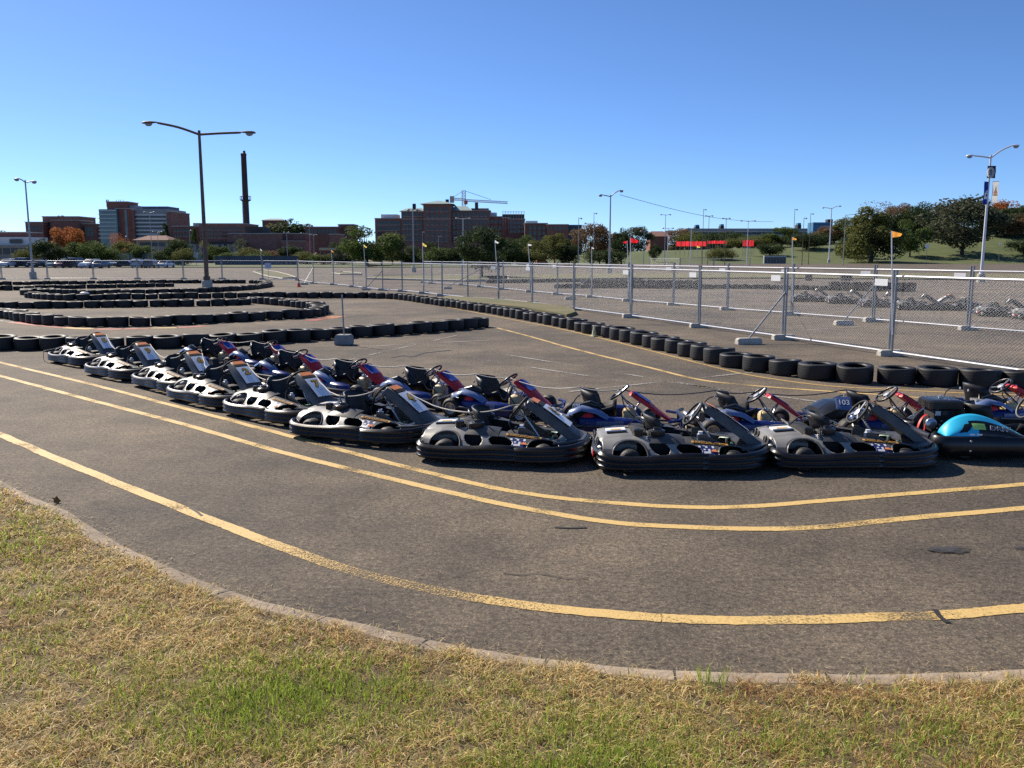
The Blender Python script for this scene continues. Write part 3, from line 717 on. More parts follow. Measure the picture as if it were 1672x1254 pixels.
# ================================================================== GO KARTS
def wheel_meshes(ro, w, rm='alu'):
    t = MB(); t.lathe([(ro * .58, -w / 2), (ro * .80, -w / 2 - .004), (ro * .94, -w / 2 + .012), (ro, -w / 2 + .03), (ro, w / 2 - .03), (ro * .94, w / 2 - .012), (ro * .80, w / 2 + .004), (ro * .58, w / 2)], 24, 0, closed=True)
    r_ = MB(); r_.lathe([(.001, w * .20), (ro * .22, w * .22), (ro * .26, w * .10), (ro * .48, w * .12), (ro * .52, w / 2), (ro * .60, w / 2 + .002), (ro * .60, w / 2 - .01), (ro * .57, -w / 2), (ro * .45, -w * .1), (.001, -w * .1)], 20)
    mx = Matrix.Rotation(R(-90), 4, 'X')
    a = t.mesh('tyre', 'rubber', smooth=40); c = r_.mesh('rim', rm, smooth=40); a.transform(mx); c.transform(mx)
    return a, c
def add_wheel(root, x, y, ro, meshes, steer=0.0):
    o = link('wheel', meshes[0], root); o.location = (x, y, ro); o.rotation_euler = (0, 0, steer + (math.pi if y < 0 else 0))
    link('rim', meshes[1], o); return o
def steering(root, c, r, tilt, spokes='steel', rim='black_matte'):
    """c centre; the wheel's axis leans back towards the driver"""
    mx = Matrix.Translation(c) @ Matrix.Rotation(tilt, 4, 'Y')
    e = MB(); pts = []
    for k in range(28):
        a = 2 * math.pi * k / 28; rr = r * (1 - .06 * max(0, math.cos(a)) ** 3); pts.append(mx @ Vector((-rr * math.cos(a), rr * math.sin(a), 0)))
    e.tube(pts, .0145, 8, closed=True)
    w = e.build('steering_wheel', rim, root, smooth=60)
    s_ = MB()
    for a in (0, 2.1, -2.1): s_.tube([mx @ Vector((0, 0, -.012)), mx @ Vector((r * math.cos(a), r * math.sin(a), 0))], .012, 6)
    s_.lathe([(.001, .012), (.045, .008), (.05, -.01), (.03, -.03)], 14, 0, mx); s_.build('spokes', spokes, w, smooth=40)
    k = MB(); k.tube([mx @ Vector((0, 0, -.02)), Vector((c[0] + .33, c[1], .10))], .014, 8); k.build('steering_column', 'steel', root, smooth=40)

def ring_section(o_off, zs): pass
def bumper(path, ribs=3, zb=.05, zt=.222, th=.05, lip=.02, ztop=None):
    """plastic guard rail following path [(x,y,nx,ny)] : ribbed outside, rounded top"""
    rings = []
    H = zt - zb; N = len(path)
    for i, (x, y, nx, ny, f) in enumerate(path):
        sec = [(-th, zb + .01), (-.012, zb)]
        for k in range(ribs):
            z0 = zb + H * (k / ribs) * .93; z1 = zb + H * ((k + 1) / ribs) * .93
            sec += [(lip * .12 * f, z0 + .006), (lip * f, z0 + (z1 - z0) * .35), (lip * f, z0 + (z1 - z0) * .7), (lip * .2 * f, z1 - .002)]
        sec += [(-.006, zt - .006), (-.022, zt), (-th, zt - .012)]
        dz = ztop(i / (N - 1)) if ztop else 0
        rings.append([Vector((x + nx * o_, y + ny * o_, z + dz * (z - zb) / H)) for o_, z in sec])
    return rings
def path_xy(pts, n=6, flip=False, fade=True):
    s_ = spline([(x, y, 0) for x, y in pts], n); out = []
    for i, p in enumerate(s_):
        t = (s_[min(i + 1, len(s_) - 1)] - s_[max(i - 1, 0)]).normalized(); nx, ny = t.y, -t.x
        if flip: nx, ny = -nx, -ny
        e = min(i, len(s_) - 1 - i); out.append((p.x, p.y, nx, ny, min(1, .35 + e * .25) if fade else 1))
    return out

# ---------------------------------------------------------------- the silver rental kart (nose towards +X, its right side at -Y)
KL = .95
def zt_(x): return interp(x, [-.9, -.7, -.45, -.1, .2, .5, .75, .95], [.315, .35, .36, .345, .305, .262, .228, .20])
def yt_(x): return interp(x, [-.9, -.5, 0, .4, .7, .95], [.30, .30, .295, .27, .235, .19])
def yb_(x): return interp(x, [-.9, -.75, -.4, .2, .5, .75, .95], [.47, .535, .565, .565, .54, .44, .28])
def pod_pt(x, v, s):
    bul = .024 * math.sin(math.pi * min(1, v)) * interp(x, [-.9, 0, .95], [1, 1, .4])
    y0, z0, y1, z1 = yb_(x), .198, yt_(x), zt_(x)
    y = y0 + (y1 - y0) * v; z = z0 + (z1 - z0) * v
    ln = math.hypot(y1 - y0, z1 - z0); ny, nz = (z1 - z0) / ln, (y0 - y1) / ln
    return Vector((x, s * (y + ny * bul), z + nz * bul))
def arch(x):
    v = 0
    for c, r_, h in ((-.615, .185, .72), (.50, .175, .80)):
        d = abs(x - c) / r_
        if d < 1: v = max(v, h * math.sqrt(1 - d * d))
    return v
def make_pod(s):
    NX, NV = 220, 30; xs = [-.90 + 1.80 * i / NX for i in range(NX + 1)]; b = MB(); V = []
    for x in xs:
        v0 = arch(x)
        for k in range(NV + 1): V.append(pod_pt(x, v0 + (1 - v0) * k / NV, s))
        V.append(Vector((x, s * (yt_(x) - .035), zt_(x) - .012))); V.append(Vector((x, s * (yt_(x) - .05), .11)))
    nv = NV + 3; F = []
    for i in range(NX):
        xc = (xs[i] + xs[i + 1]) / 2
        for k in range(nv - 1):
            m = 0; skip = False; vc = (k + .5) / NV
            if (xc < -.40 and vc > .25) or (vc < .55 and -.40 < xc < .16 and k < NV): m = 1
            if k >= NV + 1: m = 2
            if k < NV and arch(xc) == 0:
                for cx, hw, v0, v1 in ((-.29, .10, .03, .66), (.02, .13, .02, .58)):
                    e = abs((xc - cx + (vc - .3) * .09) / hw) ** 2.3 + abs((vc - (v0 + v1) / 2) / ((v1 - v0) / 2)) ** 2.3
                    if e < 1: skip = True
                if .125 < xc < .30 and vc < .56:
                    m = 3 if (int((xc - .125) / .024) * 7 + int(vc / .075) * 11 + int((xc - .125) / .024) * int(vc / .075) * 5) % 8 < 3 else 4
            if not skip: F.append(((i * nv + k, i * nv + k + 1, (i + 1) * nv + k + 1, (i + 1) * nv + k), m))
    b.V = V
    for f, m in F: b.F.append(f); b.I.append(m)
    return b, ['silver_body', 'silver_light', 'black_matte', 'white_paint', 'navy']
def make_kart(num):
    root = empty('go_kart')
    # floor tray and green tube frame
    b = MB(); b.prism([(-.84, -.40), (-.84, .40), (.30, .44), (.80, .26), (.86, 0), (.80, -.26), (.30, -.44)], .02, 0, Matrix.Translation((0, 0, .055))); b.build('floor_tray', 'black_matte', root)
    b = MB()
    for s in (-1, 1): b.tube([(-.82, s * .30, .11), (-.2, s * .34, .11), (.35, s * .30, .11), (.80, s * .16, .13)], .016, 8)
    for x in (-.55, -.05, .45): b.tube([(x, -.33, .11), (x, .33, .11)], .014, 8)
    b.tube([(.42, -.25, .11), (.50, -.2, .24), (.58, -.12, .25)], .012, 6); b.tube([(.42, .25, .11), (.50, .2, .24), (.58, .12, .25)], .012, 6)
    b.build('chassis_frame', 'green_frame', root, smooth=40)
    for s in (-1, 1):
        pb, pm = make_pod(s); pod = pb.build('side_pod', pm, root, smooth=35)
        so = pod.modifiers.new('thick', 'SOLIDIFY'); so.thickness = .006; so.offset = 0
        # black vented shoulder with the air intake cap on it
        sh = MB(); rings = []
        for x in np.linspace(-.40, -.02, 8):
            e = math.sin((x + .40) / .38 * math.pi) * .5 + .25
            rings.append([pod_pt(x, .55, s) + Vector((0, s * .006, .004)), pod_pt(x, .75, s) + Vector((0, s * .03 * e, .03 * e)), pod_pt(x, 1.0, s) + Vector((0, 0, .05 * e)), pod_pt(x, 1.0, s) + Vector((0, -s * .10, .02))])
        sh.loft(rings); sh.build('shoulder_cover', 'grey_dark', pod, smooth=40)
        cp = MB(); cp.lathe([(.085, 0), (.092, .015), (.090, .05), (.07, .062), (.045, .066), (.04, .085), (.001, .088)], 18); q = cp.build('intake_cap', 'black_plastic', pod, smooth=40); q.location = pod_pt(-.30, 1.0, s) + Vector((0, -s * .02, .015))
        # orange web address strip
        p0, p1 = pod_pt(.08, .68, s), pod_pt(.44, .68, s); up = pod_pt(.26, .9, s) - pod_pt(.26, .55, s); ctr = pod_pt(.26, .74, s)
        xd = (p1 - p0) if s < 0 else (p0 - p1); mx = frame(ctr, xd, up); mx.translation += mx.col[2].xyz * .012
        st = MB(); st.box((0, 0, 0), (.40, .040, .004)); ob = st.mesh('text_strip', 'strip_orange'); ob.transform(mx); strip = link('text_strip', ob, pod)
        m2 = mx.copy(); m2.translation += mx.col[2].xyz * .004
        text('lettering', 'SummitPointKart.com', .040, m2, 'text_dark', strip, bold=.0006, ext=.0008)
        # small orange flame emblem in front of the arch
        ce = pod_pt(.285, .25, s); mm = frame(ce, xd, up); mm.translation += mm.col[2].xyz * .010
        em = MB(); em.prism([(-.035, -.03), (.035, -.03), (.03, .005), (.018, -.002), (.012, .03), (0, .012), (-.012, .036), (-.016, 0), (-.03, .008)], .003, 0, mm); em.build('emblem', 'orange', pod)
        # arch lips
        for c, r_, h in ((-.615, .185, .72), (.50, .175, .80)):
            lp = MB()
            pts = [pod_pt(c + r_ * math.cos(a), max(.0, h * math.sin(a)), s) for a in np.linspace(0, math.pi, 15)]
            lp.tube([p + Vector((0, s * .006, .002)) for p in pts], .0085, 6)
            lp.build('arch_lip', 'silver_body', pod, smooth=60)
        # guard rails: side piece wraps the rear corner, front piece overlaps it
        flare = lambda t: .02 * math.sin(t * math.pi * 3)
        pth = path_xy([(-.93, s * .30), (-.945, s * .42), (-.92, s * .53), (-.83, s * .60), (-.60, s * .618), (-.30, s * .612), (-.1, s * .62), (.10, s * .615), (.24, s * .585)], 5, flip=s > 0)
        bb = MB(); bb.loft(bumper(pth, ztop=flare)); bb.build('side_guard', 'black_plastic', root, smooth=45)
        pth = path_xy([(.17, s * .60), (.27, s * .622), (.45, s * .615), (.66, s * .56), (.83, s * .43), (.93, s * .25), (.965, s * .004)], 5, flip=s > 0)
        bb = MB(); bb.loft(bumper(pth, zt=.218, th=.06, ztop=lambda t: .035 * t)); bb.build('front_guard', 'black_plastic', root, smooth=45)
        # grey foot panel standing beside the pedals
        fp = MB(); fp.add([(.16, s * .20, .12), (.50, s * .20, .12), (.56, s * .2, .19), (.24, s * .21, .36), (.17, s * .21, .36)], [(0, 1, 2, 3, 4)]); f_ = fp.build('foot_panel', 'silver_body', root); so = f_.modifiers.new('thick', 'SOLIDIFY'); so.thickness = .012
    pth = path_xy([(-.955, -.36), (-.965, -.2), (-.968, 0), (-.965, .2), (-.955, .36)], 4, flip=True)
    bb = MB(); bb.loft(bumper(pth, zb=.06, zt=.21)); rb = bb.build('rear_bumper', 'black_plastic', root, smooth=45)
    for yy, m in ((-.26, 'red_body'), (-.14, 'white_paint')):
        l = MB(); l.box((-.993, yy, .16), (.006, .10, .06)); l.build('sticker', m, rb)
    # tail deck with round lights
    tl = MB(); rings = []
    for y in np.linspace(-.33, .33, 15):
        e = 1 - .25 * abs(y / .33) ** 4
        rings.append([Vector((-.93, y, .205)), Vector((-.945, y, .24)), Vector((-.915, y, .322 * e)), Vector((-.87, y, .345 * e)), Vector((-.62, y, .365 * e)), Vector((-.52, y, .35 * e)), Vector((-.52, y, .2))])
    tl.loft(rings); td = tl.build('tail_deck', 'silver_light', root, smooth=40)
    for y in (-.25, -.14, .14, .25):
        l = MB(); mx = Matrix.Translation((-.938, y, .275)) @ Matrix.Rotation(R(-82), 4, 'Y'); l.lathe([(.038, -.01), (.042, .008), (.034, .012), (.030, .004), (.001, .003)], 16, 0, mx); l.build('tail_light', 'grey_dark', td, smooth=40)
    for y0, m, w in ((-.10, 'black_plastic', .05), (.02, 'white_paint', .15), (.14, 'black_plastic', .05), (-.02, 'gold', .05)):
        l = MB(); l.box((-.72, y0, .365 if m != 'gold' else .369), (.22 if m != 'gold' else .12, w, .02), 0, .004, Matrix.Rotation(R(-4), 3, 'Y')); l.build('deck_stripe', m, td)
    # engine cover and seat
    b = MB(); b.box((-.47, .0, .27), (.16, .52, .26), 0, .04); b.build('engine_cover', 'black_matte', root, smooth=40)
    se = MB(); rings = []
    for u in np.linspace(0, 1, 15):
        if u < .5: x = -.42 + .10 * (u / .5); z = .56 - .43 * (u / .5)
        else: q = (u - .5) / .5; x = -.32 + .40 * q; z = .13 - .03 * math.sin(q * 3.14) + .05 * q
        w = .235 + .02 * math.sin(u * 3.14); d = .16 if u < .5 else .11 * (1 - .3 * (u - .5))
        rings.append([Vector((x + (d if u < .5 else 0) * abs(k) ** 2.4 * .9, w * k, z + (0 if u < .5 else d * abs(k) ** 2.4 * 1.1) + (.0 if u > .1 else -.035 * abs(k) ** 3))) for k in np.linspace(-1, 1, 11)])
    se.loft(rings, ring_closed=False, caps=False); st_ = se.build('seat', 'seat', root, smooth=60); so = st_.modifiers.new('thick', 'SOLIDIFY'); so.thickness = .018
    # front fairing: tall tapering shield in front of the wheel
    fa = MB(); rings = []
    for t, (x, z, w, d) in enumerate(((.24, .655, .075, .03), (.28, .66, .115, .05), (.38, .612, .135, .06), (.50, .535, .145, .065), (.64, .435, .150, .065), (.78, .325, .160, .06), (.88, .255, .175, .045), (.945, .225, .12, .02))):
        n_ = Vector((.60, 0, .80))
        rings.append([Vector((x, 0, z)) + Vector((0, y * w, 0)) + n_ * dz for y, dz in ((-1.12, -d * 1.6), (-1.06, -d * .5), (-.92, 0), (-.5, d * .18), (0, d * .22), (.5, d * .18), (.92, 0), (1.06, -d * .5), (1.12, -d * 1.6), (.8, -d * 1.2), (-.8, -d * 1.2))])
    fa.loft(rings); fr = fa.build('front_fairing', 'fairing_grey', root, smooth=40)
    def on(t0, y, lift=.0):
        xs = [.28, .38, .50, .64, .78]; zs = [.66, .612, .535, .435, .335]; ds = [.05, .06, .065, .065, .06]
        x = .28 + .5 * t0; z = interp(x, xs, zs); d = interp(x, xs, ds); w = .14
        return Vector((x, y, z)) + Vector((.60, 0, .80)) * (d * .22 * (1 - .3 * (y / w) ** 2) + lift)
    def patch(name, t0, t1, w0, w1, m, lift, par):
        p = MB(); rings = []
        for t in np.linspace(t0, t1, 7):
            w = w0 + (w1 - w0) * (t - t0) / (t1 - t0); rings.append([on(t, y, lift - .0015) for y in np.linspace(-w, w, 6)] + [on(t, y, lift) for y in np.linspace(w, -w, 6)])
        p.loft(rings); return p.build(name, m, par, smooth=40)
    patch('orange_crest', .01, .17, .085, .10, 'orange', .008, fr)
    patch('eye_slot', .19, .27, .09, .11, 'black_matte', .007, fr)
    pl = patch('number_panel', .30, .92, .115, .118, 'white_panel', .009, fr)
    mx = frame(on(.52, 0, .016), (0, 1, 0), on(.4, 0) - on(.64, 0))
    if num:
        text('number_outline', num, .19, mx, 'text_dark', pl, bold=.014, ext=.001)
        m2 = mx.copy(); m2.translation += mx.col[2].xyz * .0035; text('number', num, .19, m2, 'gold', pl, bold=.003, ext=.001)
    nd = MB(); nd.add([(.60, -.42, .225), (.78, -.36, .235), (.92, -.20, .237), (.93, 0, .24), (.92, .20, .237), (.78, .36, .235), (.60, .42, .225), (.62, .2, .212), (.62, -.2, .212)], [(0, 1, 2, 3, 4, 5, 6, 7, 8)])
    n_ = nd.build('nose_deck', 'grey_dark', root); so = n_.modifiers.new('thick', 'SOLIDIFY'); so.thickness = .02
    steering(root, Vector((.135, 0, .555)), .155, R(-52))
    br = MB(); br.box((.24, 0, .52), (.06, .10, .10), 0, .015); br.tube([(.22, -.12, .56), (.26, 0, .55), (.22, .12, .56)], .012, 6); br.build('column_bracket', 'grey_dark', root, smooth=40)
    t1 = MB(); t1.lathe([(.04, 0), (.042, .05), (.025, .06), (.025, .085), (.001, .088)], 14); o = t1.build('brake_reservoir', 'white_panel', root, smooth=40); o.location = (.20, -.16, .30)
    for x, y in ((-.615, -.47), (-.615, .47)): add_wheel(root, x, y, .128, WH_R)
    for x, y in ((.50, -.46), (.50, .46)): add_wheel(root, x, y, .118, WH_F, steer=rng.uniform(-.25, .25))
    en = MB(); en.box((-.30, -.27, .25), (.24, .14, .20), 0, .025); eng = en.build('engine', 'black_matte', root, smooth=40)
    for k in range(4):
        f = MB(); f.box((-.40 + .02 * k, -.27, .37), (.007, .13, .07)); f.build('cooling_fin', 'steel', eng)
    for y, z in ((-.27, .40), (.28, .34)):
        h = MB(); h.lathe([(.05, 0), (.055, .03), (.05, .09), (.001, .10)], 12, 0, Matrix.Translation((-.50, y, z - .06))); h.build('air_filter', 'black_plastic', root, smooth=40)
    for pts in ([(-.55, .2, .38), (-.48, .05, .50), (-.42, -.15, .52), (-.30, -.26, .38)], [(.12, .05, .50), (.05, -.14, .40), (.20, -.24, .26), (.45, -.22, .2)], [(.15, -.06, .48), (.22, .16, .40), (.40, .23, .24), (.55, .15, .2)], [(-.20, .22, .40), (-.05, .30, .34), (.20, .26, .26)]):
        h = MB(); h.tube(spline(pts, 5), .008, 5); h.build('hose', 'black_plastic', root, smooth=60)
    tk = MB(); tk.box((.10, 0, .19), (.20, .20, .18), 0, .04); tk.build('fuel_tank', 'black_matte', root, smooth=40)
    pe = MB()
    for s in (-1, 1): pe.tube([(.60, s * .13, .11), (.56, s * .13, .22)], .012, 6); pe.box((.555, s * .13, .225), (.02, .07, .06), 0, .006)
    pe.build('pedals', 'steel', root)
    return root
WH_R = wheel_meshes(.128, .19, 'black_matte'); WH_F = wheel_meshes(.118, .125, 'black_matte')
def place(o, x, y, deg, label, group, cat='go kart'):
    o.location = (x, y, 0.0); o.rotation_euler = (0, 0, R(deg)); tag(o, label, cat, group)
GK = 'silver rental karts lined up along the yellow line'
def by_corner(px, py, deg):
    """where the kart's centre stands, from where its rear right corner touches the ground in the photo"""
    g = G(px, py, .05); a = R(deg); c, s = math.cos(a), math.sin(a); lx, ly = -.88, -.60
    return g.x - (lx * c - ly * s), g.y - (lx * s + ly * c)
K = [((78, 588), -40, '5', 'silver go kart at the far left end of the front row, number 5'),
     ((138, 608), -41, '9', 'silver go kart with a gold number 9 on its white front panel'),
     ((215, 626), -44, '6', 'silver go kart with a gold number 6 on its white front panel'),
     ((272, 648), -42, '2', 'silver go kart with a gold number 2 on its white front panel'),
     ((364, 672), -40, '7', 'silver go kart with a gold number 7 on its white front panel'),
     ((474, 709), -25, '4', 'silver go kart with a gold number 4 on its white front panel'),
     ((686, 748), -11, '3', 'silver go kart seen side on, right of the kart numbered 4'),
     ((989, 768), -1, '', 'silver go kart with red and white stickers on its rear bumper'),
     ((1277, 765), 0, '', 'silver go kart directly behind the cyan and black kart')]
karts = []; base_kart = None
for (px, py), deg, num, lab in K:
    if base_kart is None:
        base_kart = make_kart(num); o = base_kart
    else:
        o = dup(base_kart, skip=() if num else ('number_outline', 'number'))
        for ch in o.children:
            if ch.name.startswith('front_fairing'):
                for c2 in ch.children:
                    if c2.name.startswith('number_panel'):
                        for c3 in list(c2.children) if num else []:
                            big = c3.name.startswith('number_outline'); nm = text_mesh(num, .19, .014 if big else .003, .001)
                            mm = c3.data.materials[0]; nm.materials.clear(); nm.materials.append(mm)
                            xs = [.28, .38, .50, .64, .78]; 
                            nm.transform(NUM_MX if big else NUM_MX2); c3.data = nm
            if ch.name.startswith('steering'): pass
    if o is base_kart:
        # remember where the digits sit, for the copies
        on0 = lambda t0: Vector((.28 + .5 * t0, 0, interp(.28 + .5 * t0, [.28, .38, .50, .64, .78], [.66, .612, .535, .435, .335]))) + Vector((.60, 0, .80)) * (.065 * .22 + .016)
        NUM_MX = frame(on0(.52), (0, 1, 0), on0(.4) - on0(.64)); NUM_MX2 = NUM_MX.copy(); NUM_MX2.translation += NUM_MX.col[2].xyz * .0035
    x, y = by_corner(px, py, deg); place(o, x, y, deg, lab, GK); karts.append(o)
# ---------------------------------------------------------------- the older blue kart with a red shield (nose towards +X)
def red_shield(root, plate=True):
    fa = MB(); rings = []
    for x, z, w, d in ((.20, .515, .09, .02), (.23, .525, .125, .035), (.32, .475, .14, .045), (.46, .385, .135, .045), (.56, .30, .115, .04), (.68, .215, .10, .03), (.74, .18, .07, .02)):
        n_ = Vector((.58, 0, .81)); rings.append([Vector((x, w * y, z)) + n_ * dz for y, dz in ((-1.08, -d), (-1, 0), (-.5, d * .35), (0, d * .4), (.5, d * .35), (1, 0), (1.08, -d), (.7, -d * .8), (-.7, -d * .8))])
    fa.loft(rings); fr = fa.build('front_shield', 'red_body', root, smooth=45)
    p = MB(); rings = []
    for t in np.linspace(0, 1, 6):
        x = .255 + .21 * t; z = interp(x, [.23, .32, .46], [.525, .475, .385]); d = .036 * .4 + .008; w = .105 - .006 * t - .02 * abs(t - .5) ** 3
        c = Vector((x, 0, z)) + Vector((.58, 0, .81)) * d; rings.append([c + Vector((0, w * y, 0)) + Vector((.58, 0, .81)) * (-.004 * y * y) for y in (-1, -.5, 0, .5, 1)] + [c + Vector((0, w * y, 0)) - Vector((.58, 0, .81)) * .004 for y in (1, 0, -1)])
    p.loft(rings); pl = p.build('number_plate', 'blue_plate', fr, smooth=40)
    return fr
def make_blue():
    root = empty('blue_kart')
    b = MB()
    for s in (-1, 1): b.tube([(-.72, s * .27, .10), (-.1, s * .33, .10), (.35, s * .30, .10), (.78, s * .17, .12)], .016, 8)
    for x in (-.6, -.1, .42): b.tube([(x, -.32, .10), (x, .32, .10)], .015, 8)
    b.tube([(.78, -.17, .12), (.84, -.08, .13), (.84, .08, .13), (.78, .17, .12)], .016, 8); b.build('chassis_frame', 'grey_dark', root, smooth=40)
    b = MB(); b.prism([(-.1, -.31), (-.1, .31), (.42, .29), (.76, .15), (.76, -.15), (.42, -.29)], .012, 0, Matrix.Translation((0, 0, .075))); b.build('floor_tray', 'black_matte', root)
    for s in (-1, 1):
        pd = MB(); rings = []
        for x, w, h in ((-.46, .02, .20), (-.42, .055, .245), (-.2, .07, .25), (.1, .07, .245), (.30, .06, .22), (.36, .02, .17)):
            rings.append([Vector((x, s * (.48 + a * w), .07 + c * h * .8)) for a, c in ((-1, .1), (0, 0), (1, .08), (1.18, .45), (1, .85), (.4, 1), (-.5, 1), (-1, .85))])
        pd.loft(rings); pod = pd.build('side_pod', 'blue_body', root, smooth=45)
        st_ = MB(); st_.box((-.04, s * .567, .20), (.34, .006, .055)); st_.build('pod_stripe', 'blue_light', pod)
        g = MB(); g.tube([(-.52, s * .44, .16), (-.48, s * .60, .17), (0, s * .62, .17), (.36, s * .60, .17), (.42, s * .42, .15)], .016, 8); g.build('side_guard', 'grey_dark', root, smooth=40)
    g = MB()
    for z in (.11, .23): g.tube([(-.80, -.52, z), (-.88, -.40, z), (-.90, 0, z), (-.88, .40, z), (-.80, .52, z)], .022, 8)
    for y in (-.3, .3): g.tube([(-.89, y, .11), (-.89, y, .23)], .016, 6); g.tube([(-.89, y, .16), (-.70, y * .9, .11)], .014, 6)
    g.build('rear_bumper', 'black_plastic', root, smooth=40)
    g = MB()
    for z in (.11, .21): g.tube([(.70, -.40, z), (.84, -.30, z), (.90, 0, z), (.84, .30, z), (.70, .40, z)], .02, 8)
    for y in (-.2, .2): g.tube([(.87, y, .11), (.87, y, .21)], .014, 6)
    g.build('front_bumper', 'blue_body', root, smooth=40)
    # black bucket seat
    se = MB(); rings = []
    for u in np.linspace(0, 1, 15):
        if u < .52: x = -.46 + .13 * (u / .52); z = .56 - .42 * (u / .52)
        else: q = (u - .52) / .48; x = -.33 + .36 * q; z = .14 - .02 * math.sin(q * 3.14) + .07 * q
        w = .245 + .02 * math.sin(u * 3.14) - (.04 if u < .04 else 0)
        rings.append([Vector((x + (.20 * abs(k) ** 2.2 if u < .52 else 0), w * k, z - (.03 * abs(k) ** 3 if u < .1 else 0) + (0 if u < .52 else .17 * abs(k) ** 2.2))) for k in np.linspace(-1, 1, 11)])
    se.loft(rings, ring_closed=False, caps=False); s1 = se.build('seat', 'seat', root, smooth=60); so = s1.modifiers.new('thick', 'SOLIDIFY'); so.thickness = .02
    bt = MB()
    for y in (-.1, .1): bt.lathe([(.02, 0), (.018, .008), (.001, .010)], 10, 0, Matrix.Translation((-.446, y, .47)) @ Matrix.Rotation(R(-80), 4, 'Y'))
    bt.build('seat_bolts', 'steel', s1)
    # engine on the right, with a red pull starter, cylinder and hood
    en = MB(); en.box((-.36, -.36, .25), (.30, .20, .22), 0, .03); eng = en.build('engine', 'black_matte', root, smooth=40)
    f = MB()
    for k in range(5): f.box((-.52 + .02 * k, -.36, .33), (.008, .15, .14), 0, 0)
    f.build('cooling_fins', 'alu', eng)
    h = MB(); mx = Matrix.Translation((-.32, -.475, .24)) @ Matrix.Rotation(R(90), 4, 'X'); h.lathe([(.085, 0), (.085, .02), (.06, .035), (.001, .04)], 18, 0, mx); h.build('pull_starter', 'red_body', eng, smooth=40)
    h = MB(); h.tube([(-.42, -.40, .40), (-.30, -.42, .43), (-.16, -.40, .38)], [.035, .045, .03], 10); h.build('air_filter', 'black_plastic', eng, smooth=40)
    h = MB(); h.tube([(-.52, -.30, .22), (-.66, -.30, .24), (-.80, -.10, .24), (-.82, .12, .24)], [.022, .03, .04, .04], 10); h.build('exhaust', 'steel', eng, smooth=40)
    hd = MB(); rings = []
    for x, z, w in ((-.60, .27, .06), (-.56, .34, .09), (-.40, .405, .105), (-.22, .37, .10), (-.08, .29, .08), (-.02, .24, .05)):
        rings.append([Vector((x, -.46 + w * a, z + c * .04)) for a, c in ((-1, -1.2), (-.8, -.2), (-.2, .3), (.4, .1), (.8, -.3), (.6, -.7), (-.4, -.6))])
    hd.loft(rings); hd.build('engine_hood', 'blue_light', root, smooth=50)
    # beige tank between the legs
    tk = MB(); rings = [[Vector((.20 + x * s_, y * s_, z)) for x, y in ((-.07, -.10), (.07, -.10), (.09, -.08), (.09, .08), (.07, .10), (-.07, .10), (-.09, .08), (-.09, -.08))] for z, s_ in ((.09, .9), (.11, 1), (.25, 1), (.29, .82), (.315, .5))]
    tk.loft(rings); tank = tk.build('fuel_tank', 'tank', root, smooth=40)
    c = MB(); c.lathe([(.04, .315), (.04, .345), (.001, .347)], 14, 0, Matrix.Translation((.20, 0, 0))); c.build('tank_cap', 'white_panel', tank, smooth=40)
    for pts in ([(-.40, -.30, .34), (-.30, -.15, .45), (-.10, -.20, .30), (.05, -.28, .18)], [(.10, .03, .48), (.14, -.18, .36), (.30, -.24, .2)], [(.10, -.03, .46), (.22, .18, .34), (.42, .20, .18)], [(-.62, .25, .22), (-.50, .34, .40), (-.36, .26, .46)]):
        h = MB(); h.tube(spline(pts, 5), .008, 5); h.build('hose', 'black_plastic', root, smooth=60)
    bt = MB(); bt.box((-.45, .36, .20), (.26, .16, .20), 0, .025); bt.build('battery_box', 'black_matte', root, smooth=40)
    red_shield(root)
    sb = MB()
    for s in (-1, 1): sb.tube([(.20, s * .09, .09), (.30, s * .05, .35), (.36, 0, .42)], .012, 6)
    sb.build('shield_stay', 'steel', root, smooth=40)
    steering(root, Vector((.065, 0, .515)), .15, R(-38), rim='black_plastic')
    ax = MB(); ax.tube([(-.58, -.56, .14), (-.58, .56, .14)], .02, 8); ax.tube([(.50, -.46, .13), (.50, .46, .13)], .015, 8); ax.build('axles', 'steel', root, smooth=40)
    for y in (-.50, .50): add_wheel(root, -.58, y, .142, WB_R)
    for y in (-.47, .47): add_wheel(root, .50, y, .130, WB_F, steer=rng.uniform(-.3, .1))
    return root
WB_R = wheel_meshes(.142, .18); WB_F = wheel_meshes(.130, .12)
def by_plate(px, py, deg, z=.43, lx=.36):
    g = G(px, py, z); a = R(deg); return g.x - lx * math.cos(a), g.y - lx * math.sin(a)
GB = 'blue karts with red shields in the second row'
B = [((373, 566), -36, 'blue kart with red shield at the far left end of the second row'),
     ((457, 572), -36, 'blue kart with red shield, second from the left, above the kart numbered 2'),
     ((507, 588), -37, 'blue kart with red shield directly behind the silver kart numbered 7'),
     ((606, 605), -36, 'blue kart with red shield, beige tank in view behind kart number 4'),
     ((733, 617), -30, 'blue kart with red shield and beige tank, left of the row middle'),
     ((860, 632), -26, 'blue kart with red shield behind the side-on silver kart'),
     ((1048, 652), -8, 'blue kart with red shield seen edge on beside its yellowish tank'),
     ((1272, 656), -3, 'blue kart with its red shield seen edge on behind the last two silver karts'),
     ((1484, 654), -1, 'blue kart with white and blue plate reading 103 on its rear cover')]
blue_karts = []; base_blue = None
for (px, py), deg, lab in B:
    if base_blue is None: base_blue = make_blue(); o = base_blue
    else: o = dup(base_blue)
    x, y = by_plate(px, py, deg); place(o, x, y, deg, lab, GB, 'go kart'); blue_karts.append(o)
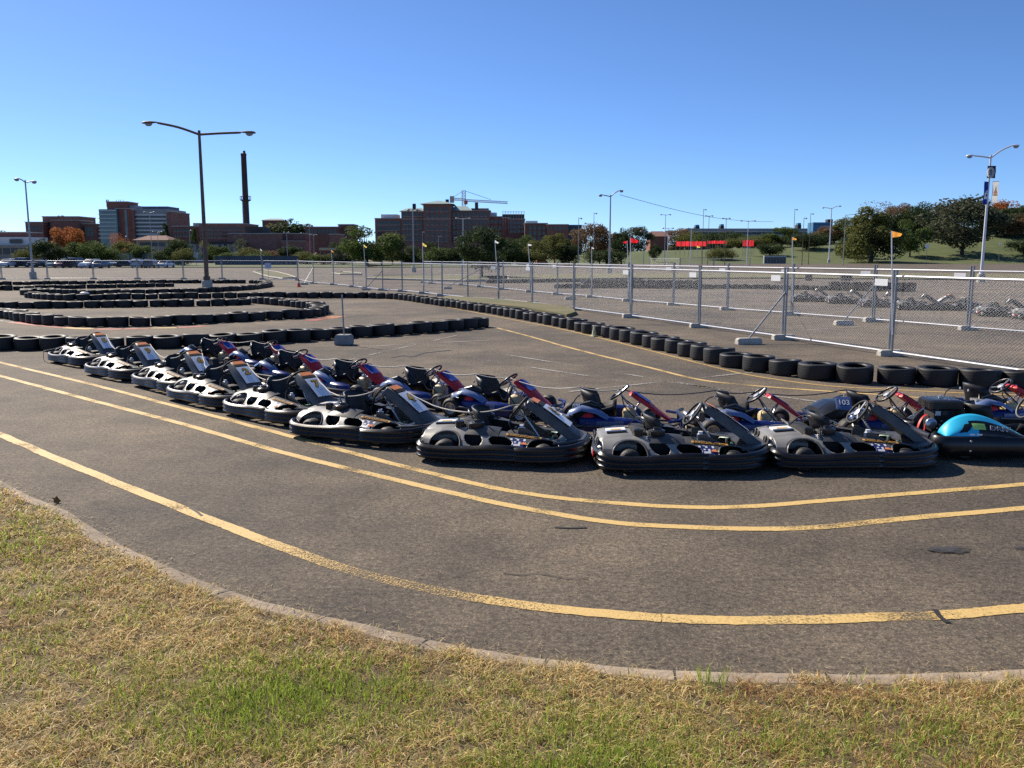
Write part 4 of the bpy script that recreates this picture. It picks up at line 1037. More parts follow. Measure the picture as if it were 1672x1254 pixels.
# the plate 103 and its black rear cover, on the last blue kart
def plate103(root):
    c = MB(); rings = []
    for y in np.linspace(-.34, .30, 9):
        e = 1 - .15 * abs(y / .34) ** 3
        rings.append([Vector((-.88, y, .24)), Vector((-.86, y, .34 * e)), Vector((-.70, y, .43 * e)), Vector((-.50, y, .44 * e)), Vector((-.48, y, .25))])
    c.loft(rings); cv = c.build('rear_cover', 'black_plastic', root, smooth=40)
    mx = frame(Vector((-.62, -.33, .435)), (1, -.12, -.02), (-.1, .75, .75)); mx.translation += Vector((0, -.03, .02))
    p = MB(); p.box((0, 0, 0), (.19, .20, .008), 0, .003); me = p.mesh('plate', 'blue_light'); me.transform(mx); pl = link('plate', me, cv)
    p = MB(); p.box((0, 0, .006), (.165, .15, .004), 0, 0); me = p.mesh('plate_face', 'blue_light'); me.transform(mx); link('plate_face', me, pl)
    m2 = mx.copy(); m2.translation += mx.col[2].xyz * .0105; text('lettering_outline', '103', .11, m2, 'navy', pl, bold=.010, ext=.001, sx=.9); m3 = m2.copy(); m3.translation += m3.col[2].xyz * .003; text('lettering', '103', .11, m3, 'white_paint', pl, bold=.002, ext=.001, sx=.9)
plate103(blue_karts[-1])

# ---------------------------------------------------------------- the cyan and black kart at the right edge
def make_cyan():
    root = empty('cyan_kart')
    b = MB(); b.prism([(-.84, -.38), (-.84, .38), (.30, .42), (.80, .26), (.80, -.26), (.30, -.42)], .02, 0, Matrix.Translation((0, 0, .06))); b.build('floor_tray', 'black_matte', root)
    for s in (-1, 1):
        pth = path_xy([(-.86, s * .28), (-.93, s * .40), (-.93, s * .52), (-.82, s * .60), (-.5, s * .62), (0, s * .62), (.4, s * .61), (.7, s * .52), (.90, s * .28), (.94, s * .003)], 6, flip=s > 0)
        bb = MB(); bb.loft(bumper(pth, ribs=1, zb=.06, zt=.285, lip=.03)); g = bb.build('side_guard', 'black_plastic', root, smooth=50)
        for x, z in ((-.60, .24), (-.60, .13)):
            k = MB(); k.lathe([(.014, 0), (.012, .006), (.001, .007)], 10, 0, Matrix.Translation((x, s * .648, z)) @ Matrix.Rotation(R(90 if s < 0 else -90), 4, 'X')); k.build('bolt', 'steel', g)
        # arched pod: thin shell over x with a black lower scoop
        def pt(x, v):
            x0 = x; x = -.72 + (x + .84) / .90 * 1.14; zt = .275 + .22 * math.sin(math.pi * min(1, max(0, (x + .72) / 1.14)) ** .72); y0, y1 = .575, .40
            zz = .27 + (zt - .27) * v; return Vector((x0, s * (y0 + (y1 - y0) * v ** 1.5 + .02 * math.sin(3.14 * v)), zz))
        NX, NV = 120, 26; V = []; F = []; I = []
        for i in range(NX + 1):
            x = -.84 + .90 * i / NX
            for k in range(NV + 1): V.append(pt(x, k / NV))
            q = pt(x, 1); V.append(Vector((x, q.y - s * .05, q.z + .004))); V.append(Vector((x, q.y - s * .09, .15)))
        nv = NV + 3
        for i in range(NX):
            x = -.72 + 1.14 * (i + .5) / NX
            for k in range(nv - 1):
                v = (k + .5) / NV; m = 0
                if v < .50 - .25 * abs(x + .05) and x > -.26: m = 1
                if x > -.16 and v < .74 - .1 * x: m = 1
                if v < .42 and -.25 < x < -.10 and (v + (x + .25) * 3) > .35: m = 1
                if .60 < v < .78 and -.44 < x < .30: m = 1 if x > -.38 else 0
                if .26 < v < .66 and -.62 + v * .28 < x < -.50 + v * .30: m = 1
                if .40 < v < .64 and -.34 < x < -.16: m = 2
                if k >= NV: m = 3 if k == NV else 1
                F.append((i * nv + k, i * nv + k + 1, (i + 1) * nv + k + 1, (i + 1) * nv + k)); I.append(m)
        pb = MB(); pb.V = V; pb.F = F; pb.I = I; pod = pb.build('side_pod', ['cyan', 'black_plastic', 'lime', 'cyan'] if s < 0 else ['black_plastic', 'grey_dark', 'grey_dark', 'black_plastic'], root, smooth=40)
        so = pod.modifiers.new('thick', 'SOLIDIFY'); so.thickness = .008; so.offset = 0
        xd = Vector((1, 0, 0)) if s < 0 else Vector((-1, 0, 0)); c0 = pt(-.25, .50); mx = frame(c0, xd + Vector((0, 0, -.10)), pt(-.25, .8) - pt(-.25, .3)); mx.translation += mx.col[2].xyz * .016
        text('lettering', 'DRIV', .088, mx, 'white_panel', pod, bold=.0035, ext=.001, sx=1.15, shear=.25)
        m2 = mx.copy(); m2.translation += mx.col[2].xyz * .0025; text('lettering_face', 'DRIV', .088, m2, 'text_dark', pod, bold=.0, ext=.001, sx=1.15, shear=.25)
        for k, x in enumerate((-.56, -.48)):
            mm = frame(pt(x, .14), xd, pt(x, .4) - pt(x, 0)); mm.translation += mm.col[2].xyz * .008
            st_ = MB(); st_.box((0, 0, 0), (.06, .018, .003)); me = st_.mesh('sticker', 'white_panel'); me.transform(mm); link('sticker', me, pod)
    # engine: bulky black block with tank, white label and silver valve cover, red frame bars behind it
    e = MB(); e.box((-.64, .10, .36), (.26, .30, .30), 0, .04); en = e.build('engine', 'black_matte', root, smooth=40)
    e = MB(); rings = [[Vector((-.62 + x * s_, .12 + y * s_, z)) for x, y in ((-.17, -.2), (.17, -.2), (.2, -.16), (.2, .16), (.17, .2), (-.17, .2), (-.2, .16), (-.2, -.16))] for z, s_ in ((.49, .92), (.505, 1), (.585, 1), (.60, .9), (.605, .6))]
    e.loft(rings); tk = e.build('fuel_tank', 'black_plastic', en, smooth=40)
    e = MB(); e.lathe([(.03, .60), (.03, .63), (.012, .635), (.001, .645)], 12, 0, Matrix.Translation((-.62, .14, 0))); e.build('tank_cap', 'alu', tk, smooth=40)
    for x, m in ((-.72, 'white_panel'), (-.64, 'grey_dark')):
        e = MB(); e.box((x, -.052, .45), (.06, .004, .05)); e.build('engine_label', m, en)
    e = MB(); e.lathe([(.065, 0), (.06, .025), (.03, .035), (.001, .035)], 16, 0, Matrix.Translation((-.80, -.06, .33)) @ Matrix.Rotation(R(80), 4, 'X')); e.build('valve_cover', 'alu', en, smooth=40)
    e = MB()
    for k in range(4): e.lathe([(.012, 0), (.010, .02), (.001, .022)], 8, 0, Matrix.Translation((-.72 + .02 * k, -.055, .27 + .045 * (k % 3))) @ Matrix.Rotation(R(90), 4, 'X'))
    e.build('engine_bolts', 'alu', en)
    for off in (0, .085):
        r_ = MB(); rings = []
        for t in np.linspace(0, 1, 10):
            x = -.93 + off + .14 * t ** 1.5; z = .20 + .21 * math.sin(1.5 * t); w = .022
            rings.append([Vector((x, .0 + .09 * t - w, z)), Vector((x + .012, .0 + .09 * t, z)), Vector((x, .0 + .09 * t + w, z)), Vector((x - .012, .0 + .09 * t, z))])
        r_.loft(rings); r_.build('rear_strap', 'red_body', root, smooth=40)
    rb = MB(); rb.loft(bumper(path_xy([(-.955, -.38), (-.965, 0), (-.955, .38)], 6, flip=True), ribs=1, zb=.1, zt=.27)); rb.build('rear_bumper', 'black_plastic', root, smooth=40)
    # dark seat and slope behind the pod
    se = MB(); rings = []
    for u in np.linspace(0, 1, 13):
        if u < .5: x = -.40 + .12 * (u / .5); z = .57 - .43 * (u / .5)
        else: q = (u - .5) / .5; x = -.28 + .42 * q; z = .14 + .06 * q
        rings.append([Vector((x + (.2 * abs(k) ** 2.2 if u < .5 else 0), .22 * k, z + (0 if u < .5 else .16 * abs(k) ** 2.2))) for k in np.linspace(-1, 1, 9)])
    se.loft(rings, ring_closed=False, caps=False); s1 = se.build('seat', 'seat', root, smooth=60); so = s1.modifiers.new('thick', 'SOLIDIFY'); so.thickness = .02
    fa = MB(); rings = []
    for x, z, w in ((.44, .60, .08), (.48, .60, .12), (.52, .52, .14), (.70, .38, .14), (.88, .28, .16)):
        rings.append([Vector((x, w * y, z + dz)) for y, dz in ((-1, -.03), (-.6, .01), (.6, .01), (1, -.03), (.7, -.05), (-.7, -.05))])
    fa.loft(rings); fa.build('front_fairing', 'grey_dark', root, smooth=40)
    steering(root, Vector((.32, 0, .53)), .155, R(-62), rim='grey_dark', spokes='black_plastic')
    for x, y in ((-.60, -.45), (-.60, .45)): add_wheel(root, x, y, .128, WH_R)
    for x, y in ((.52, -.45), (.52, .45)): add_wheel(root, x, y, .118, WH_F)
    return root
ck = make_cyan(); g = G(1540, 757); place(ck, g.x + .96, g.y + .68, -3, 'cyan and black kart with DRIV lettering and a bare black engine', None)
# last blue kart beyond the right edge: its wheel and shield are all that show
lastb = dup(base_blue); x, y = by_plate(1668, 640, 0); place(lastb, x, y, 2, 'blue kart with red shield cut off by the right edge', GB)

# distant karts behind both fences
GD = 'silver karts parked beyond the second fence'
D = [(1297, 491, -14, 'distant silver kart at the left end of the line beyond the fences'), (1354, 494.5, -12, 'second distant silver kart from the left beyond the fences'), (1411, 500, -10, 'third distant silver kart from the left, behind a fence brace'), (1470, 504.5, -8, 'fourth distant silver kart from the left beyond the fences'), (1545, 509, 172, 'distant silver kart with pale seat facing the other way'), (1607, 515, -8, 'distant silver kart just right of the second fence post'), (1668, 520, -8, 'distant silver kart cut off by the right picture edge')]
for px, py, deg, lab in D:
    o = dup(base_kart, skip=('number_panel',)); x, y = by_corner(px, py, deg); 
    if abs(deg) > 90: g = G(px + 15, py - 3); x, y = g.x, g.y
    place(o, x, y, deg, lab, GD)

# ropes that chain the karts together
def rope(name, pts, r, m, label, n=8):
    b = MB(); P0 = []
    for i in range(len(pts) - 1):
        a, c = Vector(pts[i]), Vector(pts[i + 1]); L = (c - a).length
        for k in range(n):
            t = k / n; p = a.lerp(c, t); p.z -= .10 * L * .5 * math.sin(math.pi * t) - .0; p.x += .015 * mnoise.noise(p * 5); P0.append(p)
    P0.append(Vector(pts[-1])); b.tube(P0, r, 6, 0); tag(b.build(name, m, smooth=60), label, 'rope')
def loc(o, x, y, z):
    a = o.rotation_euler.z; return (o.location.x + x * math.cos(a) - y * math.sin(a), o.location.y + x * math.sin(a) + y * math.cos(a), z)
pts = [loc(karts[0], -1.35, -.5, .02), loc(karts[0], -.9, -.66, .26)]
for k in karts[:7]: pts += [loc(k, -.42, -.12, .50), loc(k, .08, -.10, .60), loc(k, .30, .17, .62)]
rope('rope', pts, .008, 'rope', 'white rope looped through the steering wheels of the silver karts')
pts = []
for k in blue_karts[:7]: pts += [loc(k, -.48, .0, .57), loc(k, .06, .0, .55)]
rope('rope', pts, .008, 'rope', 'white rope looped through the steering wheels of the blue karts')
pts = []
for k in blue_karts[6:]: pts += [loc(k, -.47, .0, .57), loc(k, .06, .10, .54)]
rope('cable', pts, .008, 'cable', 'thin dark cable linking the last blue karts')
# ================================================================== LAMP POSTS
M['pole_dark'] = mat('pole_dark', (.10, .075, .06), .6, .3, nz=.4, scale=3, c2=(.19, .12, .075))
M['pole_white'] = mat('pole_white', (.70, .70, .70), .45, .1, nz=.1)
M['pole_grey'] = mat('pole_grey', (.36, .37, .38), .5, .3, nz=.15)
M['lamp_glass'] = mat('lamp_glass', (.30, .31, .34), .2, nz=.1)
def lamp(top_px, base_px=None, H=None, m='pole_grey', arms=((1.6, .35), (-1.6, .35)), head=.75, r=.09, plinth=True, label='', lit=None, ry=0.0, z0=0.0, Dp=None):
    """post whose top is seen at top_px; foot from base_px, or distance from its height"""
    if Dp: D = Dp
    elif base_px: D = G(*base_px).y
    else:
        D = 150.0
        for _ in range(30): D *= H / max(.1, (P(top_px[0], top_px[1], D).z - z0))
        # (height seen grows with distance)
    t = P(top_px[0], top_px[1], D); o = Vector((t.x, D, z0)); h = t.z - z0
    e = empty('lamp_post', o, ry, label, 'lamp post', 'lamp posts of the car park')
    b = MB(); pz = .75 if plinth else 0
    b.tube([(0, 0, pz), (0, 0, h * .5), (0, 0, h)], [r, r * .8, r * .58], 10); b.tube([(0, 0, pz), (0, 0, pz + .25)], r * 1.5, 10)
    b.build('post', m, e, smooth=40)
    if plinth:
        p = MB(); p.lathe([(.001, pz), (.30, pz), (.33, pz - .04), (.34, 0)], 16); p.build('plinth', 'concrete', e, smooth=30)
    for L, up in arms:
        s = 1 if L > 0 else -1
        a = MB(); pts = [Vector((0, 0, h - .25)), Vector((L * .5, 0, h - .25 + up * .62)), Vector((L, 0, h - .25 + up))]; a.tube(spline(pts, 4), [r * .5] * 8 + [r * .42], 8); ar = a.build('arm', m, e, smooth=40)
        q = MB(); rings = []
        for u, w, d in ((0, .05, .05), (.12, .09, .07), (.4, .17, .11), (.75, .19, .12), (.93, .14, .09), (1, .05, .04)):
            c = pts[2] + Vector((s * u * head, 0, .02 - .05 * u)); rings.append([c + Vector((0, w * math.cos(k), d * (math.sin(k) if math.sin(k) > 0 else .45 * math.sin(k)))) for k in np.linspace(0, 2 * math.pi, 12, endpoint=False)])
        q.loft(rings); hd = q.build('lamp_head', m, ar, smooth=50)
        l = MB(); cc = pts[2] + Vector((s * head * .58, 0, -.05)); l.lathe([(.001, -.17), (.10, -.14), (.155, -.05), (.16, .0)], 14, 0, Matrix.Translation(cc) @ Matrix.Diagonal((1.5, 1, 1, 1))); l.build('lens', 'lamp_glass', hd, smooth=50)
    return e, D, h
L1 = lamp((325, 213), (339, 476.5), m='pole_dark', arms=((2.62, .12), (-2.62, .72)), head=.95, r=.15, label='tall dark rusty lamp post with two long arms standing among the tyre rows')
lamp((41, 294), (54, 456), m='pole_grey', arms=((.55, .1), (-.5, .35)), head=.55, r=.11, label='grey lamp post with two short heads at the left edge')
L3 = lamp((1618, 253), (1604, 461), m='pole_white', arms=((1.72, 1.02), (-1.45, .18)), head=.66, r=.13, label='white lamp post hung with banners at the right')
lamp((997, 318), (994, 447), m='pole_grey', arms=((1.05, .75), (-.95, .2)), head=.6, r=.13, label='pale lamp post with a cable from its top, right of the red flags')
lamp((1358, 339), Dp=200, z0=.75, m='pole_white', arms=((1.45, .6), (-1.45, .25)), head=.8, r=.16, label='pale two armed lamp post standing on the lawn edge before the hill')
lamp((674, 340), (674, 444.5), m='pole_grey', arms=((.4, .05), (-.4, .05)), head=.4, r=.10, label='slim lamp post in the lot before the brick hospital')
mk = [((756, 356), 10.2, 'pole_white', 1.1, 'white lamp post in front of the right wing of the brick hospital'), ((945, 355), 11, 'pole_grey', .3, 'slim single lamp post at the right end of the brick buildings'),
      ((970, 347), 13, 'pole_grey', .3, 'slim single lamp post left of the cable lamp post'), ((1052, 377), 8, 'pole_grey', .4, 'short slim lamp post right of the red flags'), ((1087, 350), 13, 'pole_grey', .9, 'grey T shaped lamp post above the brown roof'),
      ((1091, 372), 9, 'pole_white', .9, 'pale short lamp post below the T shaped one'), ((1129, 372), 9, 'pole_white', .5, 'pale lamp post at the left end of the red banner'), ((1149, 341), 15, 'pole_dark', .3, 'tall dark single lamp post above the long white building'),
      ((1158, 352), 13, 'pole_dark', .6, 'dark T shaped lamp post right of the tall single one'), ((1186, 356), 12, 'pole_dark', .6, 'dark T shaped lamp post above the middle of the white building'), ((1222, 360), 10.5, 'pole_white', 1.3, 'white two armed lamp post before the second red banner'),
      ((1298, 341), 15, 'pole_dark', .3, 'tall dark single lamp post left of the blue container'), ((1324, 348), 14, 'pole_dark', .35, 'dark lamp post right above the blue container'), ((1313, 355), 12, 'pole_dark', .3, 'short dark lamp post between two dark lamp posts'),
      ((468, 379), 9, 'pole_grey', .4, 'slim lamp post before the low brick wall left of centre'), ((505, 369), 11, 'pole_grey', .2, 'slim lamp post before the big tree left of centre'), ((512, 383), 9, 'pole_grey', .7, 'grey lamp post near the orange digger left of centre'),
      ((204, 385), 9, 'pole_grey', .3, 'slim lamp post before the orange tree at left'), ((244, 346), 12, 'pole_grey', .8, 'tall grey lamp post before the office block'), ((257, 378), 9, 'pole_grey', 1.0, 'grey lamp post right of the taller one before the office block'),
      ((309, 375), 9.5, 'pole_grey', .3, 'slim grey lamp post left of the rusty lamp post'), ((716, 385), 8, 'pole_grey', .3, 'slim lamp post before the hospital centre'), ((690, 378), 9, 'pole_grey', .2, 'thin lamp post behind the yellow flag'), ((742, 387), 8, 'pole_grey', .3, 'thin short lamp post left of the small tree')]
for t, H, m, al, lab in mk:
    lamp(t, H=H, m=m, arms=((al, .2), (-al, .2)) if al > .35 else ((al, .05),), head=.5, r=.10, plinth=False, label=lab)
def arm_lamp():
    lamp((1381, 350), H=12, m='pole_grey', arms=((1.9, .25),), head=.6, r=.1, plinth=False, label='grey lamp post with one long arm beside the brown tree')
arm_lamp()
def banners():
    e0, D, h = L3; o = e0.location; s = D / F_PX
    def ban(name, px0, px1, py0, py1, m, label, rz, off):
        a, c = P(px0, py1, D), P(px1, py0, D); w, hh = abs(c.x - a.x), c.z - a.z
        e = empty(name, ((a.x + c.x) / 2, D - .14 - off, a.z), rz, label, 'banner')
        b = MB(); rings = []
        for i in range(9):
            z = hh * i / 8; wv = .03 * math.sin(i * 1.1); rings.append([Vector((-w / 2, wv - .006, z)), Vector((w / 2, wv - .006, z)), Vector((w / 2, wv + .006, z)), Vector((-w / 2, wv + .006, z))])
        b.loft(rings); b.build('cloth', m, e, smooth=30)
        for z in (0, hh):
            r_ = MB(); r_.tube([(-w / 2 - .02, .03, z), (w / 2 + .02, .03, z)], .018, 6); r_.build('banner_rod', 'galv', e)
        return e, w, hh
    fx = lambda x, y, z: frame(Vector((x, y, z)), (1, 0, 0), (0, 0, 1))
    M['navy_banner'] = cloth('navy_banner', (.03, .045, .12)); M['blue_banner'] = cloth('blue_banner', (.03, .09, .36)); M['banner_white'] = cloth('banner_white', (.85, .85, .84)); M['banner_orange'] = cloth('banner_orange', (.85, .30, .08))
    e, w, hh = ban('banner', 1609, 1624, 271.5, 291, 'navy_banner', 'dark navy square banner with a white disc bearing an S', R(0), .1)
    d = MB(); d.prism([(.34 * math.cos(a), .47 * math.sin(a)) for a in np.linspace(0, 2 * math.pi, 28, endpoint=False)], .012, 0, fx(-.1, -.065, hh * .44)); dd = d.build('disc', 'banner_white', e)
    text('emblem', 'S', .62, fx(-.1, -.088, hh * .44), 'navy', dd, bold=.012, ext=.003, sx=.75)
    e, w, hh = ban('banner', 1603, 1612.5, 297, 334, 'blue_banner', 'narrow blue banner with a white square, left of the white one', R(0), .02)
    q = MB(); q.box((.02, -.055, hh * .38), (w * .8, .02, .55)); sq = q.build('white_square', 'white_paint', e); q = MB(); q.box((.06, -.07, hh * .40), (.12, .02, .2)); q.build('dark_mark', 'navy', sq)
    q = MB(); q.box((.08, -.055, hh * .58), (w * .6, .02, .10), 0, 0, Matrix.Rotation(R(-18), 3, 'Y')); q.build('white_stroke', 'white_paint', e)
    e, w, hh = ban('banner', 1616.5, 1629.5, 296.5, 331.5, 'banner_white', 'white banner printed with an orange stepped pyramid', R(0), .05)
    q = MB()
    for k, (ww, zz) in enumerate(((.10, .62), (.16, .57), (.24, .52), (.34, .47))): q.box((0, -.058, hh * zz), (ww, .02, hh * .04))
    q.prism([(-.045, 0), (.045, 0), (0, .25)], .02, 0, fx(0, -.058, hh * .64)); q.build('pyramid', 'banner_orange', e)
    q = MB()
    for k in range(6): q.box((-.15 + .06 * k, -.058, hh * .40), (.035, .02, hh * .07))
    q.box((0, -.058, hh * .345), (.42, .02, hh * .03)); q.build('pyramid_base', 'strip_orange', e)
    # notice at the foot of the post
banners()
def overhead():
    a = P(1012, 318, 110); c = P(1262, 362, 175); b = MB(); b.tube([a.lerp(c, t) - Vector((0, 0, 1.0 * math.sin(math.pi * t))) for t in np.linspace(0, 1, 14)], .03, 5)
    tag(b.build('overhead_cable', 'cable'), 'thin dark cable sagging from the pale lamp post to the right', 'cable')
overhead()

# ================================================================== PARKED CARS
def car_proto(kind):
    """nose to +X"""
    prof = {'sedan': (4.6, 1.8, [(-2.3, .45), (-2.28, .85), (-1.6, .95), (-.95, 1.42), (.25, 1.45), (1.05, .98), (2.1, .82), (2.3, .55)]),
            'suv': (4.7, 1.9, [(-2.35, .5), (-2.33, 1.1), (-2.1, 1.62), (-1.7, 1.72), (.2, 1.70), (.95, 1.12), (2.15, .98), (2.35, .6)]),
            'van': (5.0, 1.95, [(-2.5, .5), (-2.5, 1.2), (-2.42, 1.9), (-2.1, 1.98), (.9, 1.94), (1.7, 1.2), (2.4, 1.0), (2.5, .6)])}[kind]
    L, W, top = prof; belt = {'sedan': .90, 'suv': 1.08, 'van': 1.2}[kind]
    root = empty('parked_car'); b = MB(); rings = []
    poly = top + [(L / 2, .28), (-L / 2, .28)]
    def sect(x):
        zt = interp(x, [p[0] for p in top], [p[1] for p in top]); zl = min(zt, belt); k = (zt - zl) * .30
        return [Vector((x, -W / 2 * .96, .26)), Vector((x, -W / 2, .5)), Vector((x, -W / 2 * .98, zl)), Vector((x, -W / 2 * .95 + k, zt - .02)), Vector((x, -W / 2 * .95 + k + .12, zt)), Vector((x, W / 2 * .95 - k - .12, zt)), Vector((x, W / 2 * .95 - k, zt - .02)), Vector((x, W / 2 * .98, zl)), Vector((x, W / 2, .5)), Vector((x, W / 2 * .96, .26))]
    xs = sorted(set([p[0] for p in top] + list(np.linspace(-L / 2 + .1, L / 2 - .1, 12)))); b.loft([sect(x) for x in xs]); body = b.build('body', 'car_white', root, smooth=35)
    g = MB()
    r0 = [p for p in top if p[1] > belt + .1]; xa, xb = r0[0][0], r0[-1][0]
    for s in (-1, 1):
        k = .30 * (r0[0][1] - belt); y0, y1 = W / 2 * .98 + .006, W / 2 * .95 - k * .8 + .012
        g.add([(xa - .25, s * y0, belt + .04), (xb + .45, s * y0, belt + .04), (xb - .02, s * y1, r0[-1][1] - .14), (xa + .08, s * y1, r0[0][1] - .14)], [(0, 1, 2, 3)])
    def slab(p, q, w0, w1):
        d = Vector((q[0] - p[0], 0, q[1] - p[1])); n_ = Vector((-d.z, 0, d.x)).normalized() * .012 * (1)
        a = Vector((p[0], 0, p[1])) + d * .12; c = Vector((p[0], 0, p[1])) + d * .88
        if n_.z < 0: n_ = -n_
        g.add([a + n_ + Vector((0, -w0, 0)), a + n_ + Vector((0, w0, 0)), c + n_ + Vector((0, w1, 0)), c + n_ + Vector((0, -w1, 0))], [(0, 1, 2, 3)])
    i = top.index(r0[-1]); slab(top[i], top[i + 1], W * .34, W * .42)
    i = top.index(r0[0]); 
    slab(top[i - 1], top[i], W * .42, W * .34)
    g.build('windows', 'car_glass', root)
    for x in (-L * .30, L * .31):
        for s in (-1, 1):
            w = MB(); w.lathe([(.001, .0), (.18, .01), (.2, .03), (.31, .03), (.33, 0), (.33, -.18), (.001, -.18)], 16, 0, Matrix.Translation((x, s * (W / 2 - .02 + .03), .33)) @ Matrix.Rotation(R(-90 * s), 4, 'X')); w.build('wheel', 'rubber', root, smooth=40)
    for s in (-1, 1):
        l = MB(); l.box((L / 2 - .06, s * W * .36, .68), (.12, .34, .15), 0, .03); l.build('headlight', 'white_panel', root)
        l = MB(); l.box((-L / 2 + .03, s * W * .40, .85), (.1, .22, .2), 0, .03); l.build('tail_light', 'red_dark', root)
    bp = MB(); bp.box((L / 2 - .02, 0, .42), (.12, W * .9, .18), 0, .04); bp.box((-L / 2 + .02, 0, .45), (.12, W * .9, .2), 0, .04); bp.build('bumper', 'grey_dark', root)
    return root
for n_, c in (('car_white', (.72, .73, .75)), ('car_silver', (.38, .40, .42)), ('car_black', (.012, .012, .015)), ('car_blue', (.05, .09, .16)), ('car_maroon', (.10, .02, .03)), ('car_grey', (.13, .14, .15)), ('car_teal', (.25, .38, .40))):
    M[n_] = mat(n_, c, .25, .2 if 'white' not in n_ else 0, nz=.04)
M['car_glass'] = mat('car_glass', (.015, .018, .022), .08, nz=.1)
CP_ = {k: None for k in ('sedan', 'suv', 'van')}
def car(kind, px, py, rz, color, label, z=0.0, D=None, group='parked cars across the lot'):
    if CP_[kind] is None: CP_[kind] = car_proto(kind); o = CP_[kind]
    else: o = dup(CP_[kind])
    p = G(px, py) if D is None else P(px, py, D)
    o.location = (p.x, p.y, z if D is None else hill_z(p.x, p.y)); o.rotation_euler = (0, 0, R(rz)); tag(o, label, 'car', group)
    for ch in o.children:
        if ch.name.startswith('body'):
            ch.material_slots[0].link = 'OBJECT'; ch.material_slots[0].material = M[color]
cars = [('suv', 12, 437.2, -85, 'car_white', 'white suv at the far left of the parked cars'), ('suv', 22, 434, -60, 'car_silver', 'silver suv half hidden behind the leftmost white suv'), ('van', 43, 437, -30, 'car_black', 'long black van left of the left lamp post'), ('suv', 59, 437, -85, 'car_black', 'black suv just right of the left lamp post'), ('sedan', 68, 435.2, -90, 'car_silver', 'silver car behind the black suv by the left lamp post'),
        ('sedan', 83, 437, -60, 'car_teal', 'pale teal car facing the track, right of the left lamp post'), ('suv', 96, 434.2, 0, 'car_white', 'white suv parked broadside in the back row'), ('sedan', 103, 437.6, 90, 'car_maroon', 'dark maroon car seen from behind'), ('suv', 114, 436.5, 90, 'car_black', 'small black suv between the maroon car and the black van'), ('van', 127, 437.3, 92, 'car_black', 'black van in the middle of the parked cars'),
        ('suv', 148, 438, -100, 'car_white', 'white suv with dark windscreen in the middle of the parked cars'), ('sedan', 165, 438, 90, 'car_blue', 'dark blue car right of the white suv'), ('sedan', 178, 435.4, -20, 'car_silver', 'silver car parked at an angle behind the dark blue car'), ('sedan', 206, 436.7, 10, 'car_black', 'long black car seen side on, left of the silver hatchback'), ('suv', 228, 437.5, 95, 'car_silver', 'silver hatchback seen from behind, second from right'), ('suv', 248, 437.5, 95, 'car_grey', 'grey car seen from behind with a post before it'), ('sedan', 271, 437.4, 88, 'car_white', 'white car at the right end of the parked cars'), ('sedan', 856, 432.5, 175, 'car_silver', 'silver car by the bushes behind the white flag')]
for k, px, py, rz, c, lab in cars: car(k, px, py, rz, c, lab)
car('suv', 1521, 393, 165, 'car_white', 'white truck driving on the hill between the trees', D=330, group=None)
# red machine on a flatbed beside that silver car
def digger(px, py, m, label, sc=1.0):
    p = G(px, py); e = empty('digger', p, R(12), label, 'digger'); e.scale = (sc, sc, sc)
    b = MB(); b.box((0, 0, .75), (2.6, 1.5, .55), 0, .1); b.box((-.8, 0, 1.2), (1.0, 1.3, .6), 0, .12); b.build('body', m, e)
    b = MB(); b.box((.35, 0, 1.6), (1.0, 1.1, 1.2), 0, .08); b.build('cab', 'car_glass', e)
    b = MB(); b.tube([(1.0, 0, 1.2), (2.2, 0, 2.4), (3.3, 0, 1.5), (3.2, 0, .6)], [.16, .14, .11, .09], 8); b.box((3.15, 0, .45), (.5, .7, .4), 0, .06); b.build('boom', m, e)
    for s in (-1, 1):
        t = MB(); rings = []; t.box((0, s * .8, .32), (3.0, .42, .6), 0, .2); t.build('track', 'rubber', e, smooth=40)
M['machine_orange'] = mat('machine_orange', (.60, .12, .05), .5, nz=.2); M['machine_red'] = mat('machine_red', (.55, .05, .03), .5)
digger(884, 432.5, 'machine_orange', 'rusty orange digger beside the bushes right of the white flag', 1.1); digger(500, 431.5, 'machine_red', 'red and orange digger left of the large green tree', 1.3)
# ================================================================== BUILDINGS ON THE SKYLINE
M['brick'] = mat('brick', (.20, .098, .078), .9, c2=(.28, .135, .105), scale=.6, nz=.2)
M['brick_dark'] = mat('brick_dark', (.15, .070, .058), .9, c2=(.21, .10, .08), scale=.5)
M['brick_red'] = mat('brick_red', (.24, .085, .06), .9, c2=(.31, .12, .085), scale=.5)
M['stone'] = mat('stone', (.40, .37, .33), .9, nz=.1); M['wall_beige'] = mat('wall_beige', (.36, .28, .22), .9, nz=.12, scale=.4)
M['roof_green'] = mat('roof_green', (.26, .35, .32), .6, nz=.12, scale=.5); M['roof_grey'] = mat('roof_grey', (.28, .29, .30), .8, nz=.12)
M['win_dark'] = mat('win_dark', (.028, .032, .04), .15, nz=.3, scale=.4); M['win_pale'] = mat('win_pale', (.40, .45, .50), .2, nz=.25, scale=.4)
M['band_white'] = mat('band_white', (.56, .55, .53), .7, nz=.1); M['glass_wall'] = mat('glass_wall', (.11, .19, .21), .12, nz=.3, scale=.25)
M['dark_steel'] = mat('dark_steel', (.035, .032, .035), .6, .3); M['chimney'] = mat('chimney', (.055, .035, .033), .8, nz=.3, scale=.2)
M['white_wall'] = mat('white_wall', (.62, .63, .63), .8, nz=.06, scale=.3); M['blue_wall'] = mat('blue_wall', (.05, .18, .34), .6); M['corr_blue'] = mat('corr_blue', (.065, .085, .12), .6, nz=.2, scale=.6)
M['tan_awning'] = mat('tan_awning', (.55, .38, .26), .7); M['red_net'] = cloth('red_net', (.80, .05, .06))
